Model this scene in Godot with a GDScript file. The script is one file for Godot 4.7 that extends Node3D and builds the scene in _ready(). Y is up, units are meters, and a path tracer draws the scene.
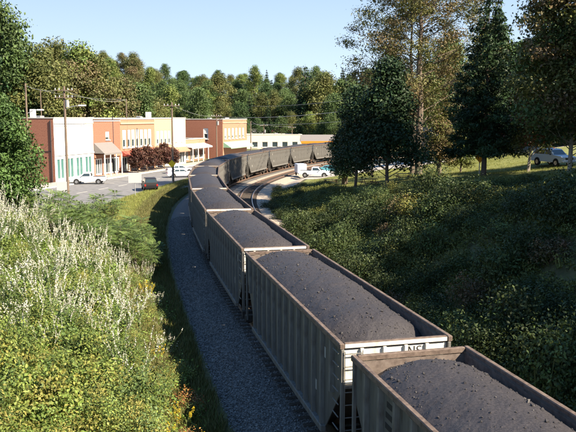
extends Node3D
# A coal train in a cutting below a small town, seen from a bridge.
# World: x right, y up, z = -(distance ahead of the camera). Rail top is y = 0.

const EYE := 9.65
var rng := RandomNumberGenerator.new()
var noise := FastNoiseLite.new()
var names := {}
var M := {}
var track_pts: PackedVector2Array = PackedVector2Array()   # (x, d) every 0.5 m of arc
var track_x: PackedFloat32Array = PackedFloat32Array()     # x for each metre of d, from d = -40

# ------------------------------------------------------------------ mesh builder
class MB:
	var v := PackedVector3Array()
	var n := PackedVector3Array()
	var c := PackedColorArray()
	var ix := PackedInt32Array()
	var col := Color(1, 1, 1)
	func tri(a: Vector3, b: Vector3, d: Vector3):
		var nn := (d - a).cross(b - a).normalized()
		var k := v.size()
		v.append(a); v.append(b); v.append(d)
		n.append(nn); n.append(nn); n.append(nn)
		c.append(col); c.append(col); c.append(col)
		ix.append(k); ix.append(k + 1); ix.append(k + 2)
	func quad(a: Vector3, b: Vector3, d: Vector3, e: Vector3):
		var nn := (d - a).cross(b - a).normalized()
		var k := v.size()
		for p in [a, b, d, e]:
			v.append(p); n.append(nn); c.append(col)
		for q in [0, 1, 2, 0, 2, 3]: ix.append(k + q)
	func box(ctr: Vector3, size: Vector3, b: Basis = Basis.IDENTITY):
		var h := size * 0.5
		var p := []
		for k in 8:
			p.append(ctr + b * Vector3(h.x if k & 1 else -h.x, h.y if k & 2 else -h.y, h.z if k & 4 else -h.z))
		quad(p[0], p[2], p[3], p[1]); quad(p[5], p[7], p[6], p[4])
		quad(p[4], p[6], p[2], p[0]); quad(p[1], p[3], p[7], p[5])
		quad(p[2], p[6], p[7], p[3]); quad(p[4], p[0], p[1], p[5])
	# a box with its upper and vertical edges chamfered
	func cbox(ctr: Vector3, size: Vector3, ch: float):
		var h := size * 0.5
		var rings := []
		for k in 4:
			var ins: float = ch if (k == 0 or k == 3) else 0.0
			var y: float = [-h.y, -h.y + ch, h.y - ch, h.y][k]
			var x := h.x - ins
			var z := h.z - ins
			var r := []
			for q in [[-x + ch, -z], [x - ch, -z], [x, -z + ch], [x, z - ch], [x - ch, z], [-x + ch, z], [-x, z - ch], [-x, -z + ch]]:
				r.append(ctr + Vector3(q[0], y, q[1]))
			rings.append(r)
		for k in 3:
			for j in 8:
				var j2 := (j + 1) % 8
				quad(rings[k][j2], rings[k + 1][j2], rings[k + 1][j], rings[k][j])
		for j in 6:
			tri(rings[3][0], rings[3][j + 1], rings[3][j + 2]); tri(rings[0][0], rings[0][j + 2], rings[0][j + 1])
	func tube(pts: Array, r0: float, r1: float, seg: int = 6):
		var rings := []
		var m := pts.size()
		for k in m:
			var dir: Vector3 = (pts[mini(k + 1, m - 1)] - pts[maxi(k - 1, 0)]).normalized()
			var a := dir.cross(Vector3(0.31, 0.1, 0.94)).normalized()
			if absf(dir.dot(Vector3(0.31, 0.1, 0.94))) > 0.95: a = dir.cross(Vector3.RIGHT).normalized()
			var b := dir.cross(a)
			var r := lerpf(r0, r1, float(k) / maxf(m - 1, 1))
			var ring := []
			for j in seg:
				var t := TAU * j / seg
				ring.append(pts[k] + (a * cos(t) + b * sin(t)) * r)
			rings.append(ring)
		for k in m - 1:
			for j in seg:
				var j2 := (j + 1) % seg
				quad(rings[k][j], rings[k][j2], rings[k + 1][j2], rings[k + 1][j])
		for e in [0, m - 1]:
			for j in seg - 2:
				if e == 0: tri(rings[e][0], rings[e][j + 2], rings[e][j + 1])
				else: tri(rings[e][0], rings[e][j + 1], rings[e][j + 2])
	# a polygon in (z, y) spread across x between -hw(y) and hw(y), where hw runs from hw0 at y0 to hw1 at y1
	func profile(poly: PackedVector2Array, hw0: float, hw1: float, y0: float, y1: float):
		var hw := func(y: float) -> float: return lerpf(hw0, hw1, clampf((y - y0) / maxf(y1 - y0, 0.001), 0, 1))
		var m := poly.size()
		for k in m:
			var a := poly[k]
			var b := poly[(k + 1) % m]
			var wa: float = hw.call(a.y)
			var wb: float = hw.call(b.y)
			quad(Vector3(-wa, a.y, a.x), Vector3(wa, a.y, a.x), Vector3(wb, b.y, b.x), Vector3(-wb, b.y, b.x))
		var t := Geometry2D.triangulate_polygon(poly)
		for k in range(0, t.size(), 3):
			var q := [poly[t[k]], poly[t[k + 1]], poly[t[k + 2]]]
			for s in [-1.0, 1.0]:
				var w := []
				for e in q: w.append(Vector3(s * float(hw.call(e.y)), e.y, e.x))
				if s > 0: tri(w[0], w[1], w[2])
				else: tri(w[0], w[2], w[1])
	# an extruded polygon in (z, y): thickness along x from x0 to x1
	func plate(poly: PackedVector2Array, x0: float, x1: float):
		var m := poly.size()
		for k in m:
			var a := poly[k]
			var b := poly[(k + 1) % m]
			quad(Vector3(x0, a.y, a.x), Vector3(x1, a.y, a.x), Vector3(x1, b.y, b.x), Vector3(x0, b.y, b.x))
		var t := Geometry2D.triangulate_polygon(poly)
		for k in range(0, t.size(), 3):
			var q := [poly[t[k]], poly[t[k + 1]], poly[t[k + 2]]]
			tri(Vector3(x1, q[0].y, q[0].x), Vector3(x1, q[1].y, q[1].x), Vector3(x1, q[2].y, q[2].x))
			tri(Vector3(x0, q[0].y, q[0].x), Vector3(x0, q[2].y, q[2].x), Vector3(x0, q[1].y, q[1].x))
	# one leaf: a rhombus folded along its rib
	func leaf(p: Vector3, along: Vector3, side: Vector3, l: float, w: float, fold: float = 0.25):
		var nn := side.cross(along).normalized()
		var k := v.size()
		var up := nn * w * fold
		v.append(p - along * l); v.append(p + side * w + up); v.append(p + along * l); v.append(p - side * w + up)
		for q in 4: n.append(nn); c.append(col)
		for q in [0, 2, 1, 0, 3, 2]: ix.append(k + q)
	func mesh() -> ArrayMesh:
		var a := []
		a.resize(Mesh.ARRAY_MAX)
		a[Mesh.ARRAY_VERTEX] = v; a[Mesh.ARRAY_NORMAL] = n; a[Mesh.ARRAY_COLOR] = c; a[Mesh.ARRAY_INDEX] = ix
		var m := ArrayMesh.new()
		m.add_surface_from_arrays(Mesh.PRIMITIVE_TRIANGLES, a)
		return m

# ------------------------------------------------------------------ naming and tagging
func numbered(base: String) -> String:
	var k: int = names.get(base, 0)
	names[base] = k + 1
	return base if k == 0 else "%s_%03d" % [base, k]

func part(called: String, mesh: Mesh, m: Material, parent: Node3D) -> MeshInstance3D:
	var o := MeshInstance3D.new()
	o.name = called; o.mesh = mesh; o.material_override = m
	parent.add_child(o, true)
	return o

func thing(called: String, label: String, category: String, at: Vector3, turn := 0.0, group := "") -> Node3D:
	var o := Node3D.new()
	o.name = numbered(called); add_child(o)
	o.position = at; o.rotation.y = turn
	o.set_meta("label", label); o.set_meta("category", category)
	if group: o.set_meta("group", group)
	return o

func copy_of(src: Node3D, at: Vector3, turn: float, size: float, label := "", group := "") -> Node3D:
	var o: Node3D = src.duplicate()
	o.name = numbered(String(src.get_meta("kind_name"))); add_child(o)
	o.position = at; o.rotation.y = turn; o.scale = Vector3.ONE * size
	if label: o.set_meta("label", label)
	if group: o.set_meta("group", group)
	return o

func setting(called: String, mesh: Mesh, m: Material) -> MeshInstance3D:
	var o := part(numbered(called), mesh, m, self)
	o.set_meta("kind", "structure"); o.set_meta("label", called.replace("_", " ") + " of the place"); o.set_meta("category", called.replace("_", " "))
	return o

# ------------------------------------------------------------------ materials
func lin(r: float, g: float, b: float) -> Color:
	return Color(r, g, b).linear_to_srgb()

func mat(col: Color, rough := 0.85, metal := 0.0) -> StandardMaterial3D:
	var m := StandardMaterial3D.new()
	m.albedo_color = col; m.roughness = rough; m.metallic = metal
	m.metallic_specular = 0.4
	return m

# mottled material: noise colour ramp laid world- or object-triplanar
func mottled(stops: Array, freq: float, scale_: float, rough := 0.9, seed_ := 1, bump := 0.0, stretch := Vector3.ONE, world := true) -> StandardMaterial3D:
	var m := mat(Color.WHITE, rough)
	var g := Gradient.new()
	var offs := PackedFloat32Array()
	var cols := PackedColorArray()
	for k in stops.size():
		offs.append(float(k) / maxf(stops.size() - 1, 1)); cols.append(stops[k])
	g.offsets = offs; g.colors = cols
	var f := FastNoiseLite.new()
	f.noise_type = FastNoiseLite.TYPE_SIMPLEX_SMOOTH; f.frequency = freq; f.seed = seed_
	f.fractal_octaves = 5; f.fractal_gain = 0.62
	var sz := 320
	var raw := f.get_seamless_image(sz, sz, false, false, 0.12, true)
	var im := Image.create(sz, sz, false, Image.FORMAT_RGB8)
	for y in sz:
		for x in sz: im.set_pixel(x, y, g.sample(raw.get_pixel(x, y).r))
	m.albedo_texture = ImageTexture.create_from_image(im)
	m.uv1_triplanar = true; m.uv1_world_triplanar = world
	m.uv1_scale = stretch * scale_
	if bump > 0:
		m.heightmap_enabled = true; m.heightmap_texture = ImageTexture.create_from_image(raw); m.heightmap_scale = bump
	return m

func leaf_mat(back := 0.5) -> StandardMaterial3D:
	var m := mat(Color.WHITE, 0.55)
	m.vertex_color_use_as_albedo = true
	m.metallic_specular = 0.3
	m.cull_mode = BaseMaterial3D.CULL_DISABLED
	m.backlight_enabled = true; m.backlight = Color(back, back, back * 0.7)
	return m

func make_materials():
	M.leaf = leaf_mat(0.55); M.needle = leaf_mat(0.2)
	M.petal = leaf_mat(0.5)
	M.bark = mottled([lin(0.05, 0.04, 0.03), lin(0.13, 0.10, 0.08), lin(0.2, 0.165, 0.14)], 0.02, 0.8, 0.95, 3, 1.5, Vector3(2.5, 0.5, 2.5))
	M.pale_bark = mottled([lin(0.16, 0.13, 0.10), lin(0.3, 0.26, 0.21), lin(0.42, 0.37, 0.31)], 0.02, 0.7, 0.95, 4, 1.2, Vector3(2.5, 0.5, 2.5))
	M.stem = mat(lin(0.13, 0.15, 0.05), 0.8)
	M.soil = mottled([lin(0.035, 0.04, 0.018), lin(0.07, 0.075, 0.03), lin(0.11, 0.1, 0.05), lin(0.075, 0.09, 0.03)], 0.02, 0.35, 1.0, 5, 2.0)
	M.lawn = mottled([lin(0.10, 0.12, 0.03), lin(0.17, 0.18, 0.055), lin(0.23, 0.22, 0.08)], 0.02, 0.16, 1.0, 6)
	M.asphalt = mottled([lin(0.085, 0.083, 0.085), lin(0.15, 0.147, 0.15), lin(0.165, 0.162, 0.163), lin(0.22, 0.215, 0.21)], 0.02, 0.12, 0.9, 7)
	M.concrete = mottled([lin(0.26, 0.235, 0.205), lin(0.34, 0.31, 0.275), lin(0.4, 0.365, 0.325)], 0.02, 0.3, 0.9, 8)
	M.gravel = mottled([lin(0.2, 0.165, 0.13), lin(0.32, 0.265, 0.21), lin(0.42, 0.35, 0.285)], 0.03, 0.4, 1.0, 9)
	M.ballast = mottled([lin(0.075, 0.07, 0.066), lin(0.135, 0.128, 0.122), lin(0.21, 0.2, 0.19)], 0.05, 0.8, 1.0, 10, 3.0)
	M.stone = mat(Color.WHITE, 0.95); M.stone.vertex_color_use_as_albedo = true
	M.rail = mottled([lin(0.10, 0.06, 0.045), lin(0.17, 0.11, 0.08)], 0.03, 1.0, 0.6, 11)
	M.rail_top = mat(lin(0.5, 0.48, 0.46), 0.3, 0.9)
	M.tie = mottled([lin(0.03, 0.025, 0.02), lin(0.07, 0.055, 0.045), lin(0.11, 0.095, 0.08)], 0.03, 1.2, 0.95, 12)
	M.car_side = mottled([lin(0.042, 0.033, 0.027), lin(0.073, 0.07, 0.065), lin(0.086, 0.083, 0.078), lin(0.098, 0.095, 0.089), lin(0.135, 0.131, 0.124)], 0.012, 0.5, 0.7, 13, 0.0, Vector3(1.6, 0.3, 1.6), false)
	M.car_rib = mottled([lin(0.08, 0.066, 0.056), lin(0.132, 0.128, 0.12), lin(0.17, 0.165, 0.156)], 0.015, 0.6, 0.7, 14, 0.0, Vector3(1.6, 0.4, 1.6), false)
	M.car_in = mottled([lin(0.07, 0.052, 0.044), lin(0.13, 0.102, 0.088), lin(0.18, 0.15, 0.13)], 0.015, 0.5, 0.8, 15, 0.0, Vector3.ONE, false)
	M.chord = mottled([lin(0.06, 0.042, 0.034), lin(0.11, 0.08, 0.065), lin(0.17, 0.13, 0.105)], 0.02, 0.6, 0.75, 16, 0.0, Vector3.ONE, false)
	M.end_white = mottled([lin(0.42, 0.36, 0.29), lin(0.62, 0.6, 0.54), lin(0.7, 0.68, 0.62)], 0.014, 0.5, 0.65, 17, 0.0, Vector3(1, 0.5, 1), false)
	M.under = mottled([lin(0.02, 0.018, 0.016), lin(0.05, 0.042, 0.036)], 0.02, 0.8, 0.9, 18)
	M.stencil = mat(lin(0.016, 0.016, 0.017), 0.8)
	M.pale_stencil = mat(lin(0.34, 0.33, 0.31), 0.8)
	M.coal = mottled([lin(0.02, 0.0175, 0.018), lin(0.036, 0.032, 0.034), lin(0.056, 0.05, 0.052)], 0.05, 0.7, 0.6, 19, 1.0)
	M.brick_red = mottled([lin(0.17, 0.065, 0.045), lin(0.25, 0.1, 0.065), lin(0.33, 0.15, 0.1), lin(0.27, 0.11, 0.075)], 0.03, 0.5, 0.95, 20)
	M.brick_orange = mottled([lin(0.27, 0.135, 0.085), lin(0.34, 0.185, 0.12), lin(0.4, 0.235, 0.16)], 0.03, 0.5, 0.95, 21)
	M.brick_tan = mottled([lin(0.4, 0.255, 0.155), lin(0.48, 0.325, 0.21), lin(0.54, 0.39, 0.27)], 0.03, 0.5, 0.95, 22)
	M.cream = mottled([lin(0.6, 0.53, 0.4), lin(0.68, 0.61, 0.48)], 0.02, 0.3, 0.9, 23)
	M.white_wall = mottled([lin(0.62, 0.61, 0.58), lin(0.74, 0.73, 0.7), lin(0.78, 0.77, 0.75)], 0.02, 0.3, 0.85, 24)
	M.sign_grey = mat(lin(0.4, 0.4, 0.41), 0.5)
	M.bark_mid = mottled([lin(0.07, 0.052, 0.04), lin(0.16, 0.125, 0.1), lin(0.26, 0.21, 0.17)], 0.02, 0.7, 0.95, 31, 1.2, Vector3(2.5, 0.5, 2.5))
	M.white = mat(lin(0.75, 0.75, 0.73), 0.6)
	M.coping = mat(lin(0.6, 0.58, 0.55), 0.8)
	M.roof_tar = mottled([lin(0.1, 0.1, 0.1), lin(0.18, 0.175, 0.17)], 0.02, 0.3, 0.95, 25)
	M.shingle = mottled([lin(0.13, 0.12, 0.12), lin(0.23, 0.21, 0.2)], 0.04, 0.5, 0.95, 26)
	M.glass = mat(lin(0.03, 0.045, 0.05), 0.08); M.glass.metallic_specular = 0.7
	M.teal_glass = mat(lin(0.06, 0.15, 0.14), 0.1); M.teal_glass.metallic_specular = 0.7
	M.blind = mat(lin(0.62, 0.62, 0.6), 0.7)
	M.awning_red = mat(lin(0.36, 0.08, 0.055), 0.85)
	M.awning_green = mat(lin(0.24, 0.4, 0.27), 0.85)
	M.awning_orange = mat(lin(0.62, 0.22, 0.02), 0.7)
	M.pole = mottled([lin(0.11, 0.08, 0.06), lin(0.2, 0.155, 0.12)], 0.02, 0.8, 0.95, 27, 0.0, Vector3(3, 0.4, 3))
	M.metal = mat(lin(0.4, 0.4, 0.41), 0.45, 0.5)
	M.dark_metal = mat(lin(0.035, 0.035, 0.04), 0.6)
	M.wire = mat(lin(0.3, 0.3, 0.3), 0.6)
	M.lamp = mat(lin(0.72, 0.74, 0.76), 0.4)
	M.yellow = mat(lin(0.75, 0.5, 0.015), 0.6)
	M.orange = mat(lin(0.7, 0.3, 0.02), 0.6)
	M.wood = mottled([lin(0.2, 0.12, 0.06), lin(0.34, 0.22, 0.12)], 0.03, 0.7, 0.9, 28)
	M.paint_white = mat(lin(0.66, 0.68, 0.7), 0.3); M.paint_white.clearcoat_enabled = true
	M.paint_suv = mat(lin(0.6, 0.66, 0.76), 0.3); M.paint_suv.clearcoat_enabled = true
	M.paint_black = mat(lin(0.012, 0.011, 0.012), 0.45)
	M.paint_teal = mat(lin(0.1, 0.36, 0.42), 0.3); M.paint_teal.clearcoat_enabled = true
	M.tyre = mat(lin(0.02, 0.02, 0.02), 0.9)
	M.chrome = mat(lin(0.55, 0.55, 0.56), 0.25, 0.9)
	M.red_lamp = mat(lin(0.4, 0.02, 0.015), 0.3)
	M.head_lamp = mat(lin(0.7, 0.7, 0.68), 0.15)
	M.line_paint = mat(lin(0.6, 0.58, 0.5), 0.8)

# ------------------------------------------------------------------ the lie of the land
func ss(a: float, b: float, x: float) -> float:
	var t := clampf((x - a) / (b - a), 0, 1)
	return t * t * (3 - 2 * t)

func build_track_curve():
	var p := [[16.5, -38], [12.9, -22], [9.6, -8], [7.0, 2], [4.67, 11.3], [1.2, 25.3], [-2.1, 39.3], [-5.1, 53], [-7.5, 67], [-9.2, 80], [-10.0, 92], [-9.8, 104.5], [-8.2, 117], [-5.4, 129.5], [-1.9, 143], [2.6, 157], [8.5, 170], [16, 182], [25, 193], [36, 203], [48, 212]]
	var raw := PackedVector2Array()
	for k in p.size() - 1:
		for j in 24:
			var t := j / 24.0
			var a := Vector2(p[maxi(k - 1, 0)][0], p[maxi(k - 1, 0)][1])
			var b := Vector2(p[k][0], p[k][1])
			var c := Vector2(p[k + 1][0], p[k + 1][1])
			var e := Vector2(p[mini(k + 2, p.size() - 1)][0], p[mini(k + 2, p.size() - 1)][1])
			raw.append(b.cubic_interpolate(c, a, e, t))
	for pass_ in 60:
		var q := raw.duplicate()
		for k in range(3, raw.size() - 3): q[k] = (raw[k - 3] + raw[k - 2] + raw[k - 1] + raw[k] + raw[k + 1] + raw[k + 2] + raw[k + 3]) / 7.0
		raw = q
	var acc := 0.0
	track_pts.append(raw[0])
	for k in raw.size() - 1:
		var seg := raw[k].distance_to(raw[k + 1])
		var at := 0.0
		while acc + (seg - at) >= 0.5:
			at += 0.5 - acc
			acc = 0.0
			track_pts.append(raw[k].lerp(raw[k + 1], at / seg))
		acc += seg - at
	var j := 0
	for d in range(-40, 213):
		while j < track_pts.size() - 2 and track_pts[j + 1].y < d: j += 1
		var t := clampf((d - track_pts[j].y) / maxf(track_pts[j + 1].y - track_pts[j].y, 0.01), 0, 1)
		track_x.append(lerpf(track_pts[j].x, track_pts[j + 1].x, t))

func xt(d: float) -> float:
	var f := clampf(d + 40.0, 0, track_x.size() - 1.001)
	var k := int(f)
	return lerpf(track_x[k], track_x[k + 1], f - k)

func on_track(arc: float) -> Vector2:
	var f := clampf(arc * 2.0, 0, track_pts.size() - 1.001)
	var k := int(f)
	return track_pts[k].lerp(track_pts[k + 1], f - k)

func arc_at(d: float) -> float:
	for k in track_pts.size():
		if track_pts[k].y >= d: return k * 0.5
	return track_pts.size() * 0.5

func th(x: float, d: float) -> float:
	var s := x - xt(d)
	var near_track := ss(-7.0, -3.8, s) * (1.0 - ss(8.0, 10.5, s))
	var h := -0.5 * near_track
	# upland on the right of the cutting
	var upland := clampf(4.6 + 0.128 * x - 0.0433 * d, 0.0, 6.0)
	h += upland * ss(7.8, 17.0, s) * (1.0 - ss(150, 190, d))
	# bank on the left of the cutting
	var fade := 1.0 - ss(38, 72, d)
	h += fade * (2.6 * ss(4.4, 12.0, -s) + 2.4 * ss(10.0, 26.0, -s))
	# the hills behind the town
	var dd := d + 0.25 * maxf(-x - 40, 0)
	h += 20.0 * ss(205, 385, dd) + 9.0 * ss(48, 110, -x) * ss(90, 160, d)
	h += 6.0 * ss(60, 140, x) * ss(60, 180, d)
	h += noise.get_noise_2d(x * 3.0, d * 3.0) * 0.25 * ss(9.0, 14.0, absf(s - 2.0)) * (1.0 - ss(70, 90, d) * (1.0 - ss(190, 230, d)) * ss(-4, 4, -s))
	return h

func w3(x: float, d: float, lift := 0.0) -> Vector3:
	return Vector3(x, th(x, d) + lift, -d)

# the ground point of a direction given as in a 576 x 432 picture, for height h
func gp(px: float, d: float) -> float:
	return (px - 288.0) / 745.0 * d

# ------------------------------------------------------------------ foliage
func rdir() -> Vector3:
	var z := rng.randf_range(-1, 1)
	var t := rng.randf() * TAU
	var r := sqrt(1 - z * z)
	return Vector3(r * cos(t), z, r * sin(t))

func pick(cols: Array) -> Color:
	var c: Color = cols[rng.randi() % cols.size()]
	var f := rng.randf_range(0.75, 1.3)
	return Color(c.r * f, c.g * f * rng.randf_range(0.94, 1.06), c.b * f)

# leaves spread through ellipsoid lobes [centre, radii]
func lobes_mesh(lobes: Array, count: int, size: float, cols: Array, shell := 0.45, slim := 0.55, droop := 0.0) -> ArrayMesh:
	var b := MB.new()
	var wsum := 0.0
	var acc := []
	for l in lobes:
		var r: Vector3 = l[1]
		wsum += pow(r.x * r.y * r.z, 0.66)
		acc.append(wsum)
	for l in lobes.size():
		var ctr: Vector3 = lobes[l][0]
		var rad: Vector3 = lobes[l][1]
		var tint := pick(cols)
		var share: float = (acc[l] - (acc[l - 1] if l > 0 else 0.0)) / wsum
		for k in int(count * share):
			var dir := rdir()
			var q := pow(rng.randf(), shell) * (1.0 + 0.45 * pow(rng.randf(), 3.0))
			var p := ctr + dir * rad * q
			var nn := (dir * 0.7 + rdir() * 0.9 + Vector3(0, 0.45, 0)).normalized()
			var along := nn.cross(rdir()).normalized()
			along = (along + Vector3(0, -droop, 0)).normalized()
			var side := along.cross(nn).normalized()
			var f := rng.randf_range(0.8, 1.22)
			b.col = Color(tint.r * f, tint.g * f, tint.b * f)
			if rng.randf() < 0.15: b.col = pick(cols)
			var s := size * rng.randf_range(0.65, 1.3)
			b.leaf(p, along, side, s, s * slim)
	return b.mesh()

func limb(b: MB, p0: Vector3, dir: Vector3, length: float, r: float, bend := 0.15, seg := 5) -> Array:
	var pts := [p0]
	var d := dir.normalized()
	var p := p0
	for k in 4:
		d = (d + rdir() * bend + Vector3(0, 0.06, 0)).normalized()
		p += d * length / 4.0
		pts.append(p)
	b.tube(pts, r, r * 0.3, seg)
	return pts

# broadleaf tree: trunk with limbs, crown of many small lobes on the limbs. o: height, width, clear (bare stem), lobes, leaves, size, cols, gap
func broad_tree(called: String, label: String, at: Vector3, o: Dictionary, group := "") -> Node3D:
	var t := thing(called, label, "tree", at, 0, group)
	t.set_meta("kind_name", called)
	var h: float = o.h
	var w: float = o.w * 0.5
	var clear: float = o.get("clear", h * 0.25)
	var tb := MB.new()
	var r0: float = o.get("r", h * 0.018)
	var tops := []
	var stems: int = o.get("stems", 1)
	for s in stems:
		var pts := []
		var lean := Vector3(rng.randf_range(-1, 1), 0, rng.randf_range(-1, 1)) * (0.04 if stems == 1 else 0.16)
		for k in 7:
			var f := k / 6.0
			pts.append(Vector3(0, -0.3 + h * 0.9 * f, 0) + lean * h * f * f + Vector3(rng.randf_range(-1, 1), 0, rng.randf_range(-1, 1)) * h * 0.008 + Vector3(s * r0 * 1.6 - (stems - 1) * r0 * 0.8, 0, 0))
		tb.tube(pts, r0 * 1.25, r0 * 0.2, 8)
		tops.append(pts)
	var lobes := []
	var n: int = o.get("lobes", 40)
	for k in n:
		var f := pow((k + 0.5) / n, 0.9)
		var y := lerpf(clear, h, f)
		var env: float = sqrt(maxf(0.02, sin(PI * pow(clampf(f * 0.93 + 0.07, 0, 1), o.get("peak", 0.75)))))
		if o.get("cone", 0.0) > 0.0: env = lerpf(env, (1.0 - f) * 0.95 + 0.06, o.cone)
		var a := k * 2.399 + rng.randf_range(-0.5, 0.5)
		var rr: float = w * env * rng.randf_range(0.35, 1.0)
		var lr: float = o.get("lobe", 0.24) * w * rng.randf_range(0.55, 1.4)
		rr = maxf(0.0, rr - lr * 0.4)
		var st: Array = tops[k % stems]
		var fy := clampf((y - rr * 0.5) / (h * 0.9), 0.05, 0.98) * 6.0
		var base: Vector3 = st[int(fy)].lerp(st[mini(int(fy) + 1, 6)], fy - int(fy))
		var tip := Vector3(cos(a) * rr, y, sin(a) * rr) + Vector3(base.x, 0, base.z) * 0.8
		if rr > 0.3 and k % int(o.get("limb_every", 1)) == 0:
			var mid := base.lerp(tip, 0.5) + rdir() * rr * 0.08 + Vector3(0, -rr * 0.05, 0)
			tb.tube([base, mid, tip], clampf(r0 * 0.3 * (1.1 - f), 0.02, 0.07), 0.012, 4)
		lobes.append([tip, Vector3(lr, lr * o.get("flat", 0.7), lr) * Vector3(rng.randf_range(0.8, 1.25), 1, rng.randf_range(0.8, 1.25))])
	part("trunk", tb.mesh(), o.get("bark", M.bark), t)
	part("crown", lobes_mesh(lobes, o.leaves, o.size, o.cols, o.get("shell", 0.5), o.get("slim", 0.6), o.get("droop", 0.0)), o.get("mat", M.leaf), t)
	return t

# conifer: whorls of drooping boughs
func conifer(called: String, label: String, at: Vector3, o: Dictionary, group := "") -> Node3D:
	var t := thing(called, label, "tree", at, 0, group)
	t.set_meta("kind_name", called)
	var h: float = o.h
	var w: float = o.w * 0.5
	var tb := MB.new()
	tb.tube([Vector3(0, -0.3, 0), Vector3(0.03, h * 0.4, 0), Vector3(0, h * 0.98, 0)], h * 0.016, 0.02, 7)
	var lobes := []
	var tiers: int = o.get("tiers", 13)
	for k in tiers:
		var f := (k + 0.3) / tiers
		var y: float = lerpf(o.get("clear", h * 0.1), h * 0.97, f)
		var r: float = w * pow(1.0 - f, o.get("taper", 0.8)) + 0.12
		var m := int(lerpf(9, 4, f))
		for j in m:
			var a := TAU * j / m + k * 1.3 + rng.randf_range(-0.3, 0.3)
			var rr := r * rng.randf_range(0.72, 1.12)
			var tip := Vector3(cos(a) * rr, y - rr * o.get("sag", 0.18), sin(a) * rr)
			tb.tube([Vector3(0, y, 0), tip], 0.05, 0.015, 3)
			for q in 3:
				var g := 0.38 + q * 0.29
				lobes.append([Vector3(0, y, 0).lerp(tip, g) + rdir() * 0.1 * rr, Vector3(rr * 0.24, h / tiers * 0.42, rr * 0.24) * rng.randf_range(0.8, 1.2)])
	part("trunk", tb.mesh(), M.bark, t)
	part("crown", lobes_mesh(lobes, o.leaves, o.size, o.cols, 0.6, o.get("slim", 0.35), 0.25), M.needle, t)
	return t

# a bush of leaves on stems
func bush(called: String, label: String, category: String, o: Dictionary, group: String) -> Node3D:
	var t := thing(called, label, category, Vector3(0, -50, 0), 0, group)
	t.set_meta("kind_name", called)
	var tb := MB.new()
	var lobes := []
	var n: int = o.get("lobes", 14)
	for k in n:
		var a := k * 2.4 + rng.randf_range(-0.3, 0.3)
		var rr: float = o.w * 0.5 * sqrt((k + 0.5) / n) * 0.85
		var y: float = o.h * rng.randf_range(0.45, 0.95) * (1.0 - 0.45 * pow(rr / (o.w * 0.5), 2))
		var tip := Vector3(cos(a) * rr, y, sin(a) * rr)
		tb.tube([Vector3(cos(a) * rr * 0.3, -0.15, sin(a) * rr * 0.3), tip * Vector3(0.75, 0.55, 0.75), tip], 0.02, 0.006, 4)
		var lr: float = o.get("lobe", 0.3) * o.h * rng.randf_range(0.7, 1.25)
		lobes.append([tip, Vector3(lr, lr * 0.85, lr)])
		if y > o.h * 0.5: lobes.append([tip * Vector3(1.05, 0.45, 1.05), Vector3(lr, lr * 0.9, lr)])
	part("stems", tb.mesh(), M.stem, t).set_meta("kind", "stuff")
	part("foliage", lobes_mesh(lobes, o.leaves, o.size, o.cols, 0.5, o.get("slim", 0.55), o.get("droop", 0.15)), M.leaf, t)
	return t

# upright flowering plants: arching stems with leaves below and blossom spikes on top
func spike_plant(called: String, label: String, o: Dictionary, group: String) -> Node3D:
	var t := thing(called, label, "plant", Vector3(0, -50, 0), 0, group)
	t.set_meta("kind_name", called)
	var tb := MB.new()
	var lb := MB.new()
	var fb := MB.new()
	for k in int(o.stems):
		var a := rng.randf() * TAU
		var rr: float = o.w * 0.5 * sqrt(rng.randf())
		var h: float = o.h * rng.randf_range(0.65, 1.08)
		var foot := Vector3(cos(a) * rr * 0.6, -0.15, sin(a) * rr * 0.6)
		var lean := Vector3(cos(a), 0, sin(a)) * rng.randf_range(0.02, 0.55) * h
		var pts := []
		for j in 5:
			var f := j / 4.0
			pts.append(foot + Vector3(0, h * f, 0) + lean * f * f)
		tb.tube(pts, 0.008, 0.003, 3)
		var tint := pick(o.cols)
		for j in int(o.leaves):
			var f := rng.randf_range(0.1, 0.85)
			var p: Vector3 = pts[int(f * 4)].lerp(pts[mini(int(f * 4) + 1, 4)], f * 4 - int(f * 4))
			var out := Vector3(rng.randf_range(-1, 1), rng.randf_range(-0.15, 0.5), rng.randf_range(-1, 1)).normalized()
			var side := out.cross(Vector3.UP + rdir() * 0.4).normalized()
			var s: float = o.size * rng.randf_range(0.6, 1.25) * (1.1 - 0.4 * f)
			var g := rng.randf_range(0.8, 1.25)
			lb.col = Color(tint.r * g, tint.g * g, tint.b * g)
			lb.leaf(p + out * s * 1.15, out, side, s, s * o.get("slim", 0.5))
		# blossom spikes from the top and the upper side shoots
		for q in int(o.spikes):
			var f0: float = 1.0 if q == 0 else rng.randf_range(0.6, 0.95)
			var p: Vector3 = pts[mini(int(f0 * 4), 3)].lerp(pts[4], 0.0 if f0 < 1.0 else 1.0)
			var dir := (Vector3(0, 1, 0) + lean.normalized() * 0.25 + rdir() * (0.3 if q == 0 else 0.6)).normalized()
			var sl: float = o.spike * rng.randf_range(0.6, 1.2)
			tb.tube([p, p + dir * sl], 0.004, 0.002, 3)
			for j in int(o.blossoms):
				var f := (j + rng.randf()) / float(o.blossoms)
				var wd: float = o.plume * (1.0 - 0.75 * f)
				var bp := p + dir * sl * f + rdir() * wd
				fb.col = pick(o.petals)
				var e := rdir()
				var s: float = o.petal * rng.randf_range(0.6, 1.25)
				fb.leaf(bp, e, e.cross(rdir()).normalized(), s, s * 0.8, 0.5)
	part("stems", tb.mesh(), M.stem, t).set_meta("kind", "stuff")
	part("leaves", lb.mesh(), M.leaf, t)
	part("blossom", fb.mesh(), M.petal, t)
	return t

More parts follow.
